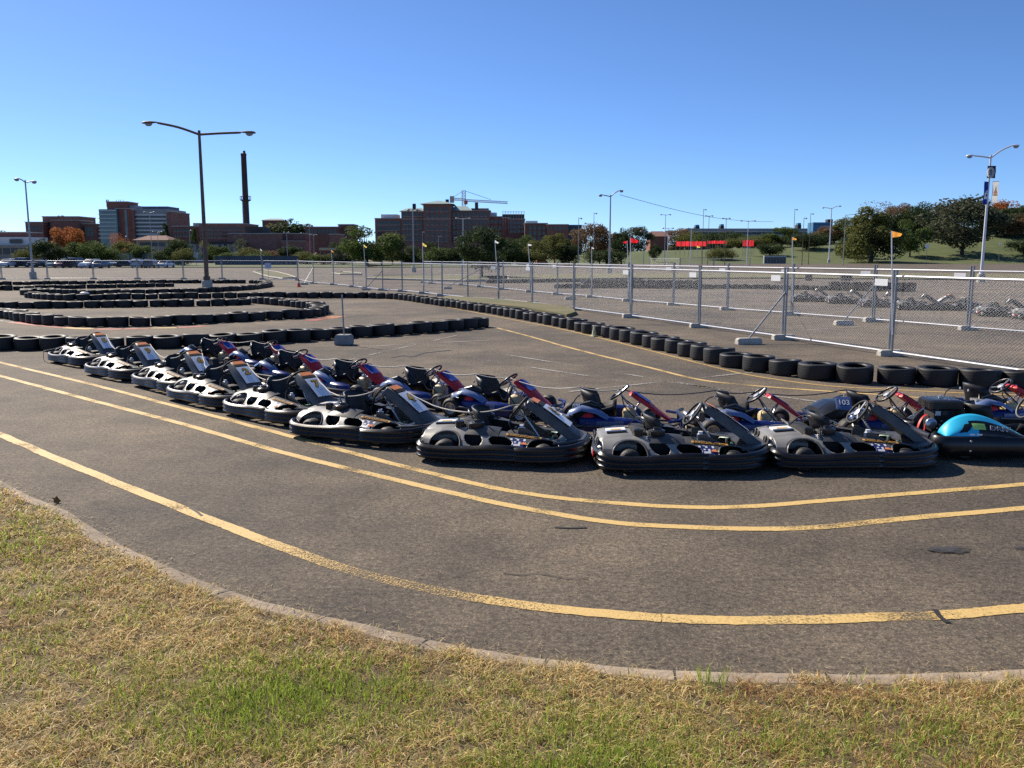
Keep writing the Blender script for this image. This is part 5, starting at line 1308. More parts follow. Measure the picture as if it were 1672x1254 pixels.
wb = MB(); wb.box((0, 0, 0), (1, .10, 1), 0); wb.box((0, -.03, -.55), (1.12, .16, .10), 1)
WIN = wb.mesh('window', ['win_dark', 'stone']); wb = MB(); wb.box((0, 0, 0), (1, .12, 1), 0); WINP = wb.mesh('window', ['win_pale'])
wb = MB(); wb.box((0, 0, 0), (1, .12, 1), 0); WINT = wb.mesh('window', ['win_dark'])
class Bld:
    def __init__(s, name, label, Y, px, cat='building', group=None):
        s.o = P(px, HOR, Y); s.o.z = 0; s.e = empty(name, s.o, 0, label, cat, group); s.Y = Y; s.nw = 0; s.rest = MB()
    def block(s, x0, x1, ytop, dy=0.0, dep=14.0, m='brick', name='wall', base=0.0, par=None):
        """x0..x1, ytop in photo pixels at distance Y+dy; dep metres deep"""
        D = s.Y + dy; a, c = P(x0, ytop, D), P(x1, ytop, D); z0 = base
        b = MB(); b.box(((a.x + c.x) / 2 - s.o.x, D + dep / 2 - s.o.y, (a.z + z0) / 2), (c.x - a.x, dep, a.z - z0)); w = b.build(name, m, s.e)
        if a.z > 9 and m.startswith('brick'):
            p = MB(); p.box(((a.x + c.x) / 2 - s.o.x, D + dep / 2 - s.o.y, a.z + .15), (c.x - a.x + .5, dep + .5, .3)); p.build('coping', 'stone', w)
        return w
    def windows(s, x0, x1, ys, n, dy=0.0, w=1.3, h=1.9, me=None, lim=100):
        D = s.Y + dy
        for y in ys:
            for k in range(n):
                px = x0 + (x1 - x0) * (k + .5) / n; p = P(px, y, D); c = Vector((p.x - s.o.x, D - .02 - s.o.y, p.z))
                if s.nw < lim:
                    o = link('window', me or WIN, s.e); o.location = c; o.scale = (w, 1, h); s.nw += 1
                else: s.rest.box(c, (w, .1, h))
    def bands(s, x0, x1, ys, hpx, dy, m, name='band'):
        D = s.Y + dy
        for y in ys:
            a, c = P(x0, y, D), P(x1, y + hpx, D); b = MB(); b.box(((a.x + c.x) / 2 - s.o.x, D - .08 - s.o.y, (a.z + c.z) / 2), (c.x - a.x, .14, a.z - c.z)); b.build(name, m, s.e)
    def hip(s, x0, x1, y0, y1, dy, dep, m='roof_green', over=1.0, ridge=.25, par=None):
        D = s.Y + dy; a, c, t = P(x0, y0, D), P(x1, y0, D), P((x0 + x1) / 2, y1, D); xa, xb = a.x - s.o.x - over, c.x - s.o.x + over; ya, yb = D - s.o.y - over, D + dep - s.o.y + over; mx = (xa + xb) / 2; my = (ya + yb) / 2; r_ = (xb - xa) * ridge
        b = MB(); b.add([(xa, ya, a.z), (xb, ya, a.z), (xb, yb, a.z), (xa, yb, a.z), (mx - r_, my, t.z), (mx + r_, my, t.z)], [(0, 1, 5, 4), (1, 2, 5), (2, 3, 4, 5), (3, 0, 4), (3, 2, 1, 0)]); return b.build('roof', m, s.e)
    def done(s):
        if s.rest.V: tag(s.rest.build('window', 'win_dark', s.e), kind='stuff')
def ground_wall(name, x0, x1, ytop, D, m, label, cat='wall', thick=.3, base=0.0):
    a, c = P(x0, ytop, D), P(x1, ytop, D); b = MB(); b.box((0, 0, (a.z - base) / 2), (c.x - a.x, thick, a.z - base), 0); n = int((c.x - a.x) / 3)
    for i in range(n + 1): b.box((-(c.x - a.x) / 2 + (c.x - a.x) * i / n, -thick / 2 - .05, (a.z - base) / 2), (.25, .12, a.z - base + .12))
    b.box((0, 0, a.z - base + .06), (c.x - a.x + .2, thick + .14, .12))
    tag(b.build(name, m, loc=((a.x + c.x) / 2, D, base)), label, cat)
# hospital
h = Bld('hospital', 'long dark red brick hospital with green roofs and a central tower', 430, 720)
h.block(612, 656, 357, 4, 18, 'brick'); h.block(622, 649, 350, 8, 10, 'white_wall', 'penthouse', 18); h.block(655, 695, 345, 0, 18, 'brick'); h.block(691, 736, 333, -6, 20, 'brick', 'tower')
h.block(735, 800, 344, 0, 18, 'brick'); h.block(797, 822, 354, 2, 16, 'brick_red'); h.block(778, 811, 347, 6, 8, 'white_wall', 'penthouse', 18); h.block(770, 797, 341, 10, 8, 'brick', 'penthouse', 19); h.block(820, 832, 356, -2, 20, 'brick_red')
h.hip(691, 736, 333, 325.5, -6, 20, over=1.6, ridge=.06); h.hip(655, 693, 345, 338, 0, 18); h.hip(735, 768, 344, 335, 0, 18)
h.windows(616, 654, (364, 373, 382), 8, 4); h.windows(657, 690, (350, 363, 371, 380, 389, 397), 6, 0); h.windows(694, 733, (342, 352, 364, 373, 382, 391), 5, -6); h.windows(738, 796, (350, 363, 371, 380, 389), 9, 0); h.windows(800, 820, (362, 372, 382), 3, 2); h.bands(655, 691, (357,), 1.2, 0, 'stone', 'string_course'); h.bands(691, 736, (357,), 1.2, -6, 'stone', 'string_course'); h.bands(736, 797, (357,), 1.2, 0, 'stone', 'string_course')
for px, y in ((676, 336), (730, 329), (778, 334)):
    b = MB(); p = P(px, y, 434); b.box((p.x - h.o.x, 5, p.z - 1.2), (1.6, 1.6, 4.5)); b.build('roof_vent', 'dark_steel', h.e)
h.done()
h2 = Bld('unfinished_block', 'dark unfinished block with a scaffold frame right of the hospital', 425, 850)
h2.block(830, 857, 358, 0, 18, 'brick_dark'); h2.block(820, 856, 350, 6, 12, 'dark_steel', 'upper_storey', 14); h2.windows(832, 856, (364, 371, 378), 4, 0, 1.5, 1.3, WINT)
b = MB()
for px in np.linspace(821, 856, 9): a = P(px, 344.5, 425); b.tube([(a.x - h2.o.x, 0, 15), (a.x - h2.o.x, 0, a.z)], .09, 4)
for y in (350, 346): a, c = P(821, y, 425), P(856, y, 425); b.tube([(a.x - h2.o.x, 0, a.z), (c.x - h2.o.x, 0, c.z)], .09, 4)
b.build('scaffold', 'galv', h2.e); h2.done()
h3 = Bld('brick_wing', 'low red brick wing with flat roofs right of the unfinished block', 405, 890)
h3.block(857, 894, 365, 0, 16, 'brick_dark'); h3.block(893, 928, 367, -3, 16, 'brick_red'); h3.block(858, 878, 360.5, 5, 8, 'white_wall', 'penthouse', 15); h3.block(926, 950, 367, 3, 14, 'corr_blue', 'glazed_end'); h3.windows(862, 892, (372, 381, 390), 4, 0, me=WINT); h3.windows(896, 926, (373,), 4, -3, me=WINT); h3.done()
# office block at left
of = Bld('office_block', 'seven storey office block with pale window bands and a brick core', 350, 220)
of.block(161, 190, 341.5, 0, 22, 'glass_wall', 'glazed_wing'); of.block(189, 216, 341, 2, 20, 'brick_red'); of.block(174, 208, 330, 5, 10, 'brick_red', 'penthouse', 15); of.block(216, 273, 341, 1, 20, 'roof_grey'); of.block(272, 279, 346, 0, 20, 'brick'); of.block(215, 218, 343, -.5, 20, 'brick'); of.block(232, 274, 337, 5, 12, 'corr_blue', 'penthouse', 15); of.block(211, 222, 335.5, 6, 6, 'roof_grey', 'penthouse', 15)
of.bands(161, 190, [343 + 6.4 * k for k in range(8)], 1.4, 0, 'band_white'); of.bands(218, 272, [349.5 + 6.3 * k for k in range(7)], 2.6, 1, 'band_white')
of.windows(219, 271, [354.2 + 6.3 * k for k in range(6)], 13, 1, .85, .8, WINT); of.bands(203, 210, (343,), 46, 2, 'glass_wall', 'glazed_strip')
for px in (174, 176.5, 190, 194, 197, 201): a = P(px, 326, 356); b = MB(); b.tube([(a.x - of.o.x, 6, 22), (a.x - of.o.x, 6, a.z)], .22 if px < 177 else .1, 5); b.build('roof_mast', 'galv', of.e)
of.done()
lb = Bld('brick_hall', 'stepped dark brick hall behind the orange tree at left', 385, 95)
lb.block(41, 70, 363, 4, 16, 'brick'); lb.block(69, 128, 354, 8, 16, 'brick'); lb.block(84, 127, 360, 0, 14, 'brick_dark'); lb.block(127, 155, 366, 3, 14, 'brick_dark'); lb.block(154, 161, 371, 5, 12, 'brick_dark'); lb.windows(72, 82, (366, 374, 382), 2, 8, me=WINT); lb.windows(130, 153, (374, 382), 4, 3, me=WINT); lb.windows(44, 68, (372, 380), 4, 4, me=WINT); b = MB()
for px in (92, 97, 99): a = P(px, 351.5, 395); b.lathe([(.6, 20), (.6, a.z - .4), (.3, a.z), (.001, a.z)], 8, 0, Matrix.Translation((a.x - lb.o.x, 12, 0)))
b.build('roof_vents', 'dark_steel', lb.e); lb.done()
g2 = Bld('brick_dormitory', 'long brick building with a grid of windows behind the rusty lamp post', 335, 350)
g2.block(325, 402, 366, 0, 16, 'brick'); g2.block(281, 326, 370, 5, 14, 'brick_dark'); g2.block(315, 327, 364, 8, 8, 'roof_grey', 'penthouse', 12); g2.block(327, 398, 364.4, 3, 10, 'roof_grey', 'parapet', 12); g2.windows(328, 398, (373, 379.5, 386, 393), 13, 0, .8, 1.1); g2.windows(284, 312, (376, 384), 6, 5, .8, 1.1); g2.done()
g3 = Bld('stone_annex', 'low grey stone annex with tall dark windows below the brick building', 300, 350)
g3.block(305, 384, 396, 0, 10, 'roof_grey', 'wall'); g3.block(300, 390, 395, -.4, 11, 'dark_steel', 'roof', 6.4); g3.windows(318, 382, (404,), 7, 0, 1.0, 3.0, WINT); g3.done()
# power plant below the chimney
pp = Bld('power_plant', 'low dark red brick power plant with a conveyor roof left of centre', 310, 450)
pp.block(373, 460, 382, 0, 16, 'brick'); pp.block(459, 498, 382, 2, 14, 'brick_dark'); pp.block(400, 429, 370, 6, 10, 'dark_steel', 'conveyor_house', 9); pp.block(420, 440, 378, 5, 8, 'dark_steel', 'conveyor_house', 9); pp.block(459, 500, 393, -2, 8, 'brick', 'annex'); pp.bands(459, 500, (393,), .8, -2.1, 'stone', 'roof_edge'); pp.bands(376, 458, (381.5,), .7, 0, 'stone', 'roof_edge'); pp.block(538, 553, 383, 0, 10, 'brick'); pp.done()
def chimney():
    D = 345; t = P(397.5, 250, D); w = 4.2 * D / F_PX; e = empty('chimney', (t.x, D, 0), 0, 'tall dark chimney stack with a railed platform', 'chimney'); b = MB(); b.lathe([(w * 1.25, 0), (w * 1.12, t.z * .5), (w, t.z - 1.2), (w * 1.08, t.z - 1), (w * 1.08, t.z - .2), (w * .8, t.z), (.001, t.z)], 20); b.build('stack', 'chimney', e, smooth=40)
    z = P(397, 327, D).z; p = MB(); p.lathe([(w, z - .6), (w * 2.05, z), (w * 2.05, z + .2), (w, z + .2)], 20)
    for k in range(12): a = k * math.pi / 6; p.tube([(w * 2 * math.cos(a), w * 2 * math.sin(a), z + .2), (w * 2 * math.cos(a), w * 2 * math.sin(a), z + 1.5)], .09, 4)
    p.tube([(w * 2 * math.cos(a), w * 2 * math.sin(a), z + 1.5) for a in np.linspace(0, 2 * math.pi, 20, endpoint=False)], .09, 4, closed=True); p.build('platform', 'dark_steel', e)
    l = MB()
    for s in (-.25, .25): l.tube([(-w * 1.35, s, 8), (-w * 1.25, s, z)], .06, 4)
    l.build('ladder', 'dark_steel', e)
    c = MB(); c.lathe([(.5, t.z), (.45, t.z + .9), (.001, t.z + 1)], 8, 0, Matrix.Translation((.3, 0, 0))); c.build('beacon', 'dark_steel', e)
chimney()
sm = Bld('brick_lodge', 'flat roofed brick lodge between the two big trees left of the hospital', 380, 540); sm.block(498, 553, 371, 0, 14, 'brick_dark'); sm.block(552, 577, 367, 4, 10, 'brick_dark'); sm.windows(500, 550, (378,), 8, 0, me=WINT); sm.done()
s5 = Bld('hill_house', 'dark roofed house rising behind the trees right of the chimney', 520, 440); s5.block(428, 460, 360, 0, 14, 'brick_dark'); s5.hip(428, 460, 360, 356, 0, 14, 'roof_grey'); s5.done()
aw = Bld('tan_shelter', 'open shelter with a tan awning left of the large green tree', 215, 537, 'shelter'); aw.block(521, 553, 404.5, 0, 5, 'tan_awning', 'awning', 3.7)
b = MB()
for px in (523, 533, 543, 551): a = P(px, 405, 215); b.tube([(a.x - aw.o.x, .3, 0), (a.x - aw.o.x, .3, 3.7)], .09, 6); b.tube([(a.x - aw.o.x, 4.6, 0), (a.x - aw.o.x, 4.6, 3.7)], .09, 6)
b.build('posts', 'brick', aw.e); aw.done()
l1 = Bld('warehouse', 'low pale warehouse with dark openings at the left edge', 250, 20); l1.block(-60, 52, 400, 0, 12, 'wall_beige'); l1.block(-60, 48, 387, 6, 10, 'white_wall', 'upper_wall', 3); l1.block(-60, 44, 380, 12, 8, 'brick_dark', 'back_wall', 3); l1.windows(16, 36, (394,), 2, 5.6, 1.8, 1.2, WINT); l1.windows(-10, 45, (410,), 4, 0, 2.0, 1.8, WINT); l1.done()
l2 = Bld('workshop', 'low tan workshop with white skylights between the round trees', 235, 120); l2.block(96, 178, 411.5, 0, 8, 'roof_grey'); l2.block(100, 118, 404, 5, 6, 'wall_beige', 'upper_wall', 2); l2.bands(98, 177, (411,), 1.2, 0, 'band_white', 'roof_edge'); l2.done()
l3 = Bld('pale_annex', 'pale gabled annex in front of the office block', 300, 246); l3.block(222, 273, 392, 0, 10, 'wall_beige'); l3.hip(222, 273, 392, 384, 0, 10, 'brick_dark'); l3.windows(228, 270, (399,), 7, 0, 1.2, 1.3, WINT); l3.done()
wh = Bld('white_hall', 'long low white hall on the hill crest behind the red banners', 520, 1230); wh.block(1125, 1345, 374, 0, 20, 'white_wall'); wh.block(1120, 1350, 373, -.5, 21, 'roof_grey', 'roof', 17); wh.windows(1130, 1340, (381,), 24, 0, 3, 1.5, WINT); wh.block(1160, 1240, 384, -8, 7, 'wall_beige', 'porch', 0); wh.done()
bc = Bld('blue_container', 'bright blue boxy building on the hill crest', 480, 1342); bc.block(1328, 1357, 363, 0, 9, 'blue_wall'); bc.block(1352, 1360, 358, 4, 4, 'dark_steel', 'vent', 12); bc.bands(1329, 1356, (366,), .6, 0, 'corr_blue', 'trim'); bc.done()
for i, (x0, x1, y, lab) in enumerate(((1303, 1308, 364, 'small blue roof box left of the blue building'), (1136, 1142, 367, 'small blue roof box at the left end of the white hall'), (1177, 1182, 366, 'small blue roof box above the middle of the white hall'))):
    bb = Bld('roof_box', lab, 522, (x0 + x1) / 2, 'roof unit'); bb.block(x0, x1, y, 0, 4, 'blue_wall', 'box', 13); bb.block(x0 - .5, x1 + .5, y + 3, -.5, 5, 'dark_steel', 'frame', 13); bb.done()
br = Bld('brown_house', 'brown house with a pitched roof among the trees right of the red flags', 420, 1075); br.block(1062, 1090, 386, 0, 12, 'brick_red'); br.hip(1060, 1092, 386, 377, 0, 12, 'brick'); br.block(1001, 1016, 382, 2, 10, 'brick'); br.done()
cr_ = Bld('hill_cottage', 'small white cottage under the dark trees on the hill', 300, 1465); cr_.block(1448, 1466, 407, 0, 6, 'white_wall', base=2); cr_.hip(1448, 1466, 407, 401, 0, 6, 'roof_grey'); cr_.windows(1450, 1465, (412,), 3, 0, .8, 1, WINT); cr_.done()
# tower crane
def crane():
    D = 470; s = D / F_PX; o = P(758, HOR, D); o.z = 0; e = empty('tower_crane', o, 0, 'white tower crane with a long jib above the hospital roof', 'crane'); M['crane'] = mat('crane', (.62, .60, .58), .5); M['crane_red'] = mat('crane_red', (.45, .08, .06), .5)
    zt = P(758, 311, D).z; zj = P(758, 327, D).z; w = .9
    def lattice(a, c, w, n, m, name, r=.16):
        b = MB(); a, c = Vector(a), Vector(c); d = (c - a); u = Vector((0, 1, 0)); v = d.normalized().cross(u)
        C = [(u * i + v * j) * w for i, j in ((-1, -1), (1, -1), (1, 1), (-1, 1))]
        for q in C: b.tube([a + q, c + q], r, 4)
        for k in range(n):
            p0, p1 = a + d * k / n, a + d * (k + 1) / n
            for i in range(4): b.tube([p0 + C[i], p1 + C[(i + 1) % 4]], r * .6, 3); b.tube([p0 + C[i], p0 + C[(i + 1) % 4]], r * .6, 3)
        return b.build(name, m, e)
    lattice((0, 0, 0), (0, 0, zt), w, 26, 'crane', 'mast'); x1 = P(829, 331, D); x0 = P(735, 325, D)
    lattice((0, 0, zj), (x1.x - o.x, 0, x1.z), .5, 22, 'crane', 'jib', .14); lattice((0, 0, zj + .4), (x0.x - o.x, 0, x0.z), .55, 8, 'crane', 'counter_jib', .14)
    b = MB(); b.box((x0.x - o.x + 1, 0, x0.z - .2), (2.2, 1.6, 3.4)); b.build('counterweight', 'stone', e); b = MB(); b.box((1.2, -1, zj - 1.2), (1.8, 1.6, 2)); b.build('operator_cab', 'crane_red', e)
    b = MB(); b.tube([(0, 0, zt), ((x1.x - o.x) * .62, 0, zj + .3)], .1, 4); b.tube([(0, 0, zt), (x0.x - o.x + 1, 0, x0.z + .5)], .1, 4); b.build('stay_cables', 'dark_steel', e)
crane()
# walls, fences and red banners in the middle distance
ground_wall('grey_wall', 165, 300, 414, 220, 'roof_grey', 'grey panel wall behind the parked cars at left'); ground_wall('blue_wall', 352, 486, 418.5, 215, 'corr_blue', 'dark blue corrugated wall left of the orange cone'); ground_wall('low_brick_wall', 655, 790, 397, 260, 'brick', 'low brick wall before the hospital')
def red_banner(x0, x1, y0, y1, D, label):
    a, c = P(x0, y1, D), P(x1, y0, D); e = empty('fabric_barrier', ((a.x + c.x) / 2, D, hill_z((a.x + c.x) / 2, D)), 0, label, 'barrier'); z0 = e.location.z; w = c.x - a.x; b = MB(); n = 14; rings = []
    for i in range(n + 1):
        x = -w / 2 + w * i / n; sg = .25 * math.sin(i * 1.9); rings.append([Vector((x, .15 * math.sin(i * 1.3), a.z - z0)), Vector((x, .15 * math.sin(i * 1.3 + .7), (a.z + c.z) / 2 - z0)), Vector((x, .1 * math.sin(i), c.z - z0 - abs(sg)))])
    b.loft(rings, ring_closed=False, caps=False); f = b.build('cloth', 'red_net', e, smooth=60)
    p = MB()
    for i in range(0, n + 1, 2): x = -w / 2 + w * i / n; p.tube([(x, .25, 0), (x, .25, c.z - z0 + .2)], .06, 5)
    p.build('posts', 'galv', e)
red_banner(1104, 1153, 393.5, 402, 300, 'long bright red cloth barrier on the lawn'); red_banner(1155, 1186, 392.5, 398, 330, 'faded red cloth barrier behind the bright one'); red_banner(1213, 1231, 391.5, 402, 300, 'short red cloth barrier by the white two armed lamp')
def cabin(i, px):
    D = 262; p = P(px, 420, D); e = empty('toilet_cabin', (p.x, D, 0), 0, 'grey portable toilet cabin in the row at the foot of the hill', 'cabin', 'portable toilets at the foot of the hill')
    b = MB(); b.box((0, 0, 1.1), (1.1, 1.1, 2.2), 0, .06); b.build('body', 'pole_grey', e); r_ = MB(); r_.box((0, 0, 2.27), (1.16, 1.16, .14), 0, .05); r_.build('roof', 'white_wall', e); d = MB(); d.box((0, -.57, 1.05), (.75, .06, 1.8), 0, .02); d.build('door', 'grey_dark', e)
for i, px in enumerate(range(1250, 1282, 5)): cabin(i, px + .0)
def guard():
    for i, (x0, x1, y, D) in enumerate(((1632, 1668, 390, 335),)):
        a, c = P(x0, y, D), P(x1, y, D); z0 = hill_z((a.x + c.x) / 2, D); b = MB(); w = c.x - a.x
        for z in (.5, 1.05): b.box((0, 0, z), (w, .1, .18))
        for k in range(6): b.box((-w / 2 + w * k / 5, .08, .55), (.14, .14, 1.2))
        tag(b.build('guard_rail', 'stone', loc=((a.x + c.x) / 2, D, z0)), 'pale guard rail on the hill at the right edge', 'railing')
guard()
for px, py, D, w, h, lab in ((1514, 402, 262, .95, 1.4, 'white signboard on a post before the big round tree'), (1633, 398, 262, .7, .6, 'small white sign on a leaning post at the right'), (320, 417, 205, 1.0, 1.3, 'small white sign left of the rusty lamp post')):
    p = P(px, py, D); e = empty('sign_post', (p.x, D, hill_z(p.x, D)), 0, lab, 'sign'); b = MB(); b.box((0, -.06, p.z - e.location.z), (w, .04, h), 0, .01); b.build('board', 'white_paint', e); b = MB(); b.tube([(0, 0, 0), (0, 0, p.z - e.location.z + h / 2)], .05, 6); b.build('post', 'galv', e)

# ================================================================== TREES
def leaf_mat(name, c1, c2, tr=.36):
    m = bpy.data.materials.new(name); m.use_nodes = True; nt = m.node_tree; b = nt.nodes["Principled BSDF"]; b.inputs["Roughness"].default_value = .75; b.inputs["Specular IOR Level"].default_value = .2
    tc = nt.nodes.new("ShaderNodeTexCoord"); n = nt.nodes.new("ShaderNodeTexNoise"); n.inputs["Scale"].default_value = 6; n.inputs["Detail"].default_value = 4; oi = nt.nodes.new("ShaderNodeObjectInfo")
    ad = nt.nodes.new("ShaderNodeVectorMath"); ad.operation = 'ADD'; nt.links.new(tc.outputs["Object"], ad.inputs[0]); nt.links.new(oi.outputs["Random"], ad.inputs[1]); nt.links.new(ad.outputs[0], n.inputs["Vector"])
    r = nt.nodes.new("ShaderNodeValToRGB"); e = r.color_ramp.elements; e[0].position = .32; e[1].position = .68; e[0].color = (*c1, 1); e[1].color = (*c2, 1); nt.links.new(n.outputs["Fac"], r.inputs[0]); nt.links.new(r.outputs[0], b.inputs["Base Color"])
    tl = nt.nodes.new("ShaderNodeBsdfTranslucent"); nt.links.new(r.outputs[0], tl.inputs[0]); mx = nt.nodes.new("ShaderNodeMixShader"); mx.inputs[0].default_value = tr; nt.links.new(b.outputs[0], mx.inputs[1]); nt.links.new(tl.outputs[0], mx.inputs[2]); nt.links.new(mx.outputs[0], nt.nodes["Material Output"].inputs[0]); return m
LM = {'green': ((0.058, 0.091, 0.023), (0.111, 0.150, 0.039)), 'dark': ((0.029, 0.049, 0.018), (0.065, 0.091, 0.031)), 'olive': ((0.098, 0.111, 0.029), (0.169, 0.169, 0.049)), 'yellow': ((0.182, 0.169, 0.039), (0.286, 0.234, 0.065)), 'orange': ((0.338, 0.111, 0.033), (0.442, 0.182, 0.052)), 'brown': ((0.130, 0.085, 0.046), (0.221, 0.137, 0.065)), 'grey': ((.062, .074, .040), (.115, .122, .075))}
for k, (a, c) in LM.items(): M['leaf_' + k] = leaf_mat('leaf_' + k, a, c)
M['bark'] = mat('bark', (.06, .048, .036), .9, nz=.3, scale=3)
def crown_mesh(seed, shape='round', leaves=2600, mname='leaf_green'):
    q = np.random.default_rng(seed); blobs = []
    nb = 26
    for i in range(nb):
        while True:
            p = q.uniform(-1, 1, 3)
            if (p ** 2).sum() < 1: break
        if shape == 'round': p = p / max(.35, (p ** 2).sum() ** .25) ; c = np.array([p[0] * .37, p[1] * .37, .52 + p[2] * .33]); r_ = q.uniform(.11, .19)
        elif shape == 'cone': zz = q.uniform(.12, .92); k = (1 - zz) ** .8 * .40 + .03; a = q.uniform(0, 6.28); c = np.array([k * math.cos(a), k * math.sin(a), zz]); r_ = .10 + (1 - zz) * .07
        elif shape == 'bush': c = np.array([p[0] * .40, p[1] * .40, .42 + p[2] * .32]); r_ = q.uniform(.15, .24)
        else: c = np.array([p[0] * .30, p[1] * .30, .60 + p[2] * .34]); r_ = q.uniform(.09, .16)
        blobs.append((c, r_))
    V = []; F = []
    per = leaves // nb
    vs = []
    for c, r_ in blobs:
        d = q.normal(size=(per, 3)); d /= np.linalg.norm(d, axis=1)[:, None]; rad = r_ * q.uniform(.45, 1.12, per) ** .6
        ctr = c + d * rad[:, None] * np.array([1, 1, .85])
        n_ = d + q.normal(size=(per, 3)) * .7; n_ /= np.linalg.norm(n_, axis=1)[:, None]
        t = np.cross(n_, q.normal(size=(per, 3))); t /= np.linalg.norm(t, axis=1)[:, None]; b = np.cross(n_, t); s = q.uniform(.010, .021, per)[:, None] * (1.2 if shape != 'sparse' else .75)
        vs.append(np.stack([ctr - t * s, ctr - b * s * .7, ctr + t * s, ctr + b * s * .7], 1))
    v = np.concatenate(vs); N = len(v); me = bpy.data.meshes.new('crown'); me.from_pydata(v.reshape(-1, 3).tolist(), [], (np.arange(N * 4).reshape(N, 4)).tolist()); me.materials.append(M[mname])
    tb_ = MB(); top = .62 if shape != 'cone' else .85
    tb_.tube([(0, 0, -.02), (.006, 0, .12), (-.004, .005, .3), (.01, 0, top)], [.024, .018, .014, .004], 7)
    qq = random.Random(seed)
    for c, r_ in blobs[:9]:
        z0 = qq.uniform(.16, .4); tb_.tube([(0, 0, z0), tuple(c * np.array([.5, .5, 1]) * np.array([1, 1, .5]) + np.array([0, 0, z0 * .5])), tuple(c)], [.010, .007, .003], 5)
    return me, tb_.mesh('trunk', 'bark', smooth=60)
TREES = {}
def tree(kind, shape, px, ytop, ybase, wpx, D, label, var=0, group='trees behind the car park', name='tree', base_z=None):
    key = (kind, shape, var % 3)
    if key not in TREES: TREES[key] = crown_mesh(hash(key) % 1000 if False else sum(map(ord, kind + shape)) + 37 * (var % 3), shape, 6500 if shape != 'sparse' else 2200, 'leaf_' + kind)
    cm, tm = TREES[key]; t = P(px, ytop, D); z0 = hill_z(t.x, D) if base_z is None else base_z; h = t.z - z0
    e = empty(name, (t.x, D, z0), rng.uniform(0, 6.28), label, 'tree' if name != 'shrub' else 'shrub', group); s_ = wpx * (1.22 if D < 325 else 1.45) * D / F_PX / .98; hh = h / ({'round': .99, 'cone': 1.0, 'bush': .93, 'sparse': 1.02}[shape]); e.scale = (s_, s_, hh)
    link('trunk', tm, e); link('crown', cm, e); return e
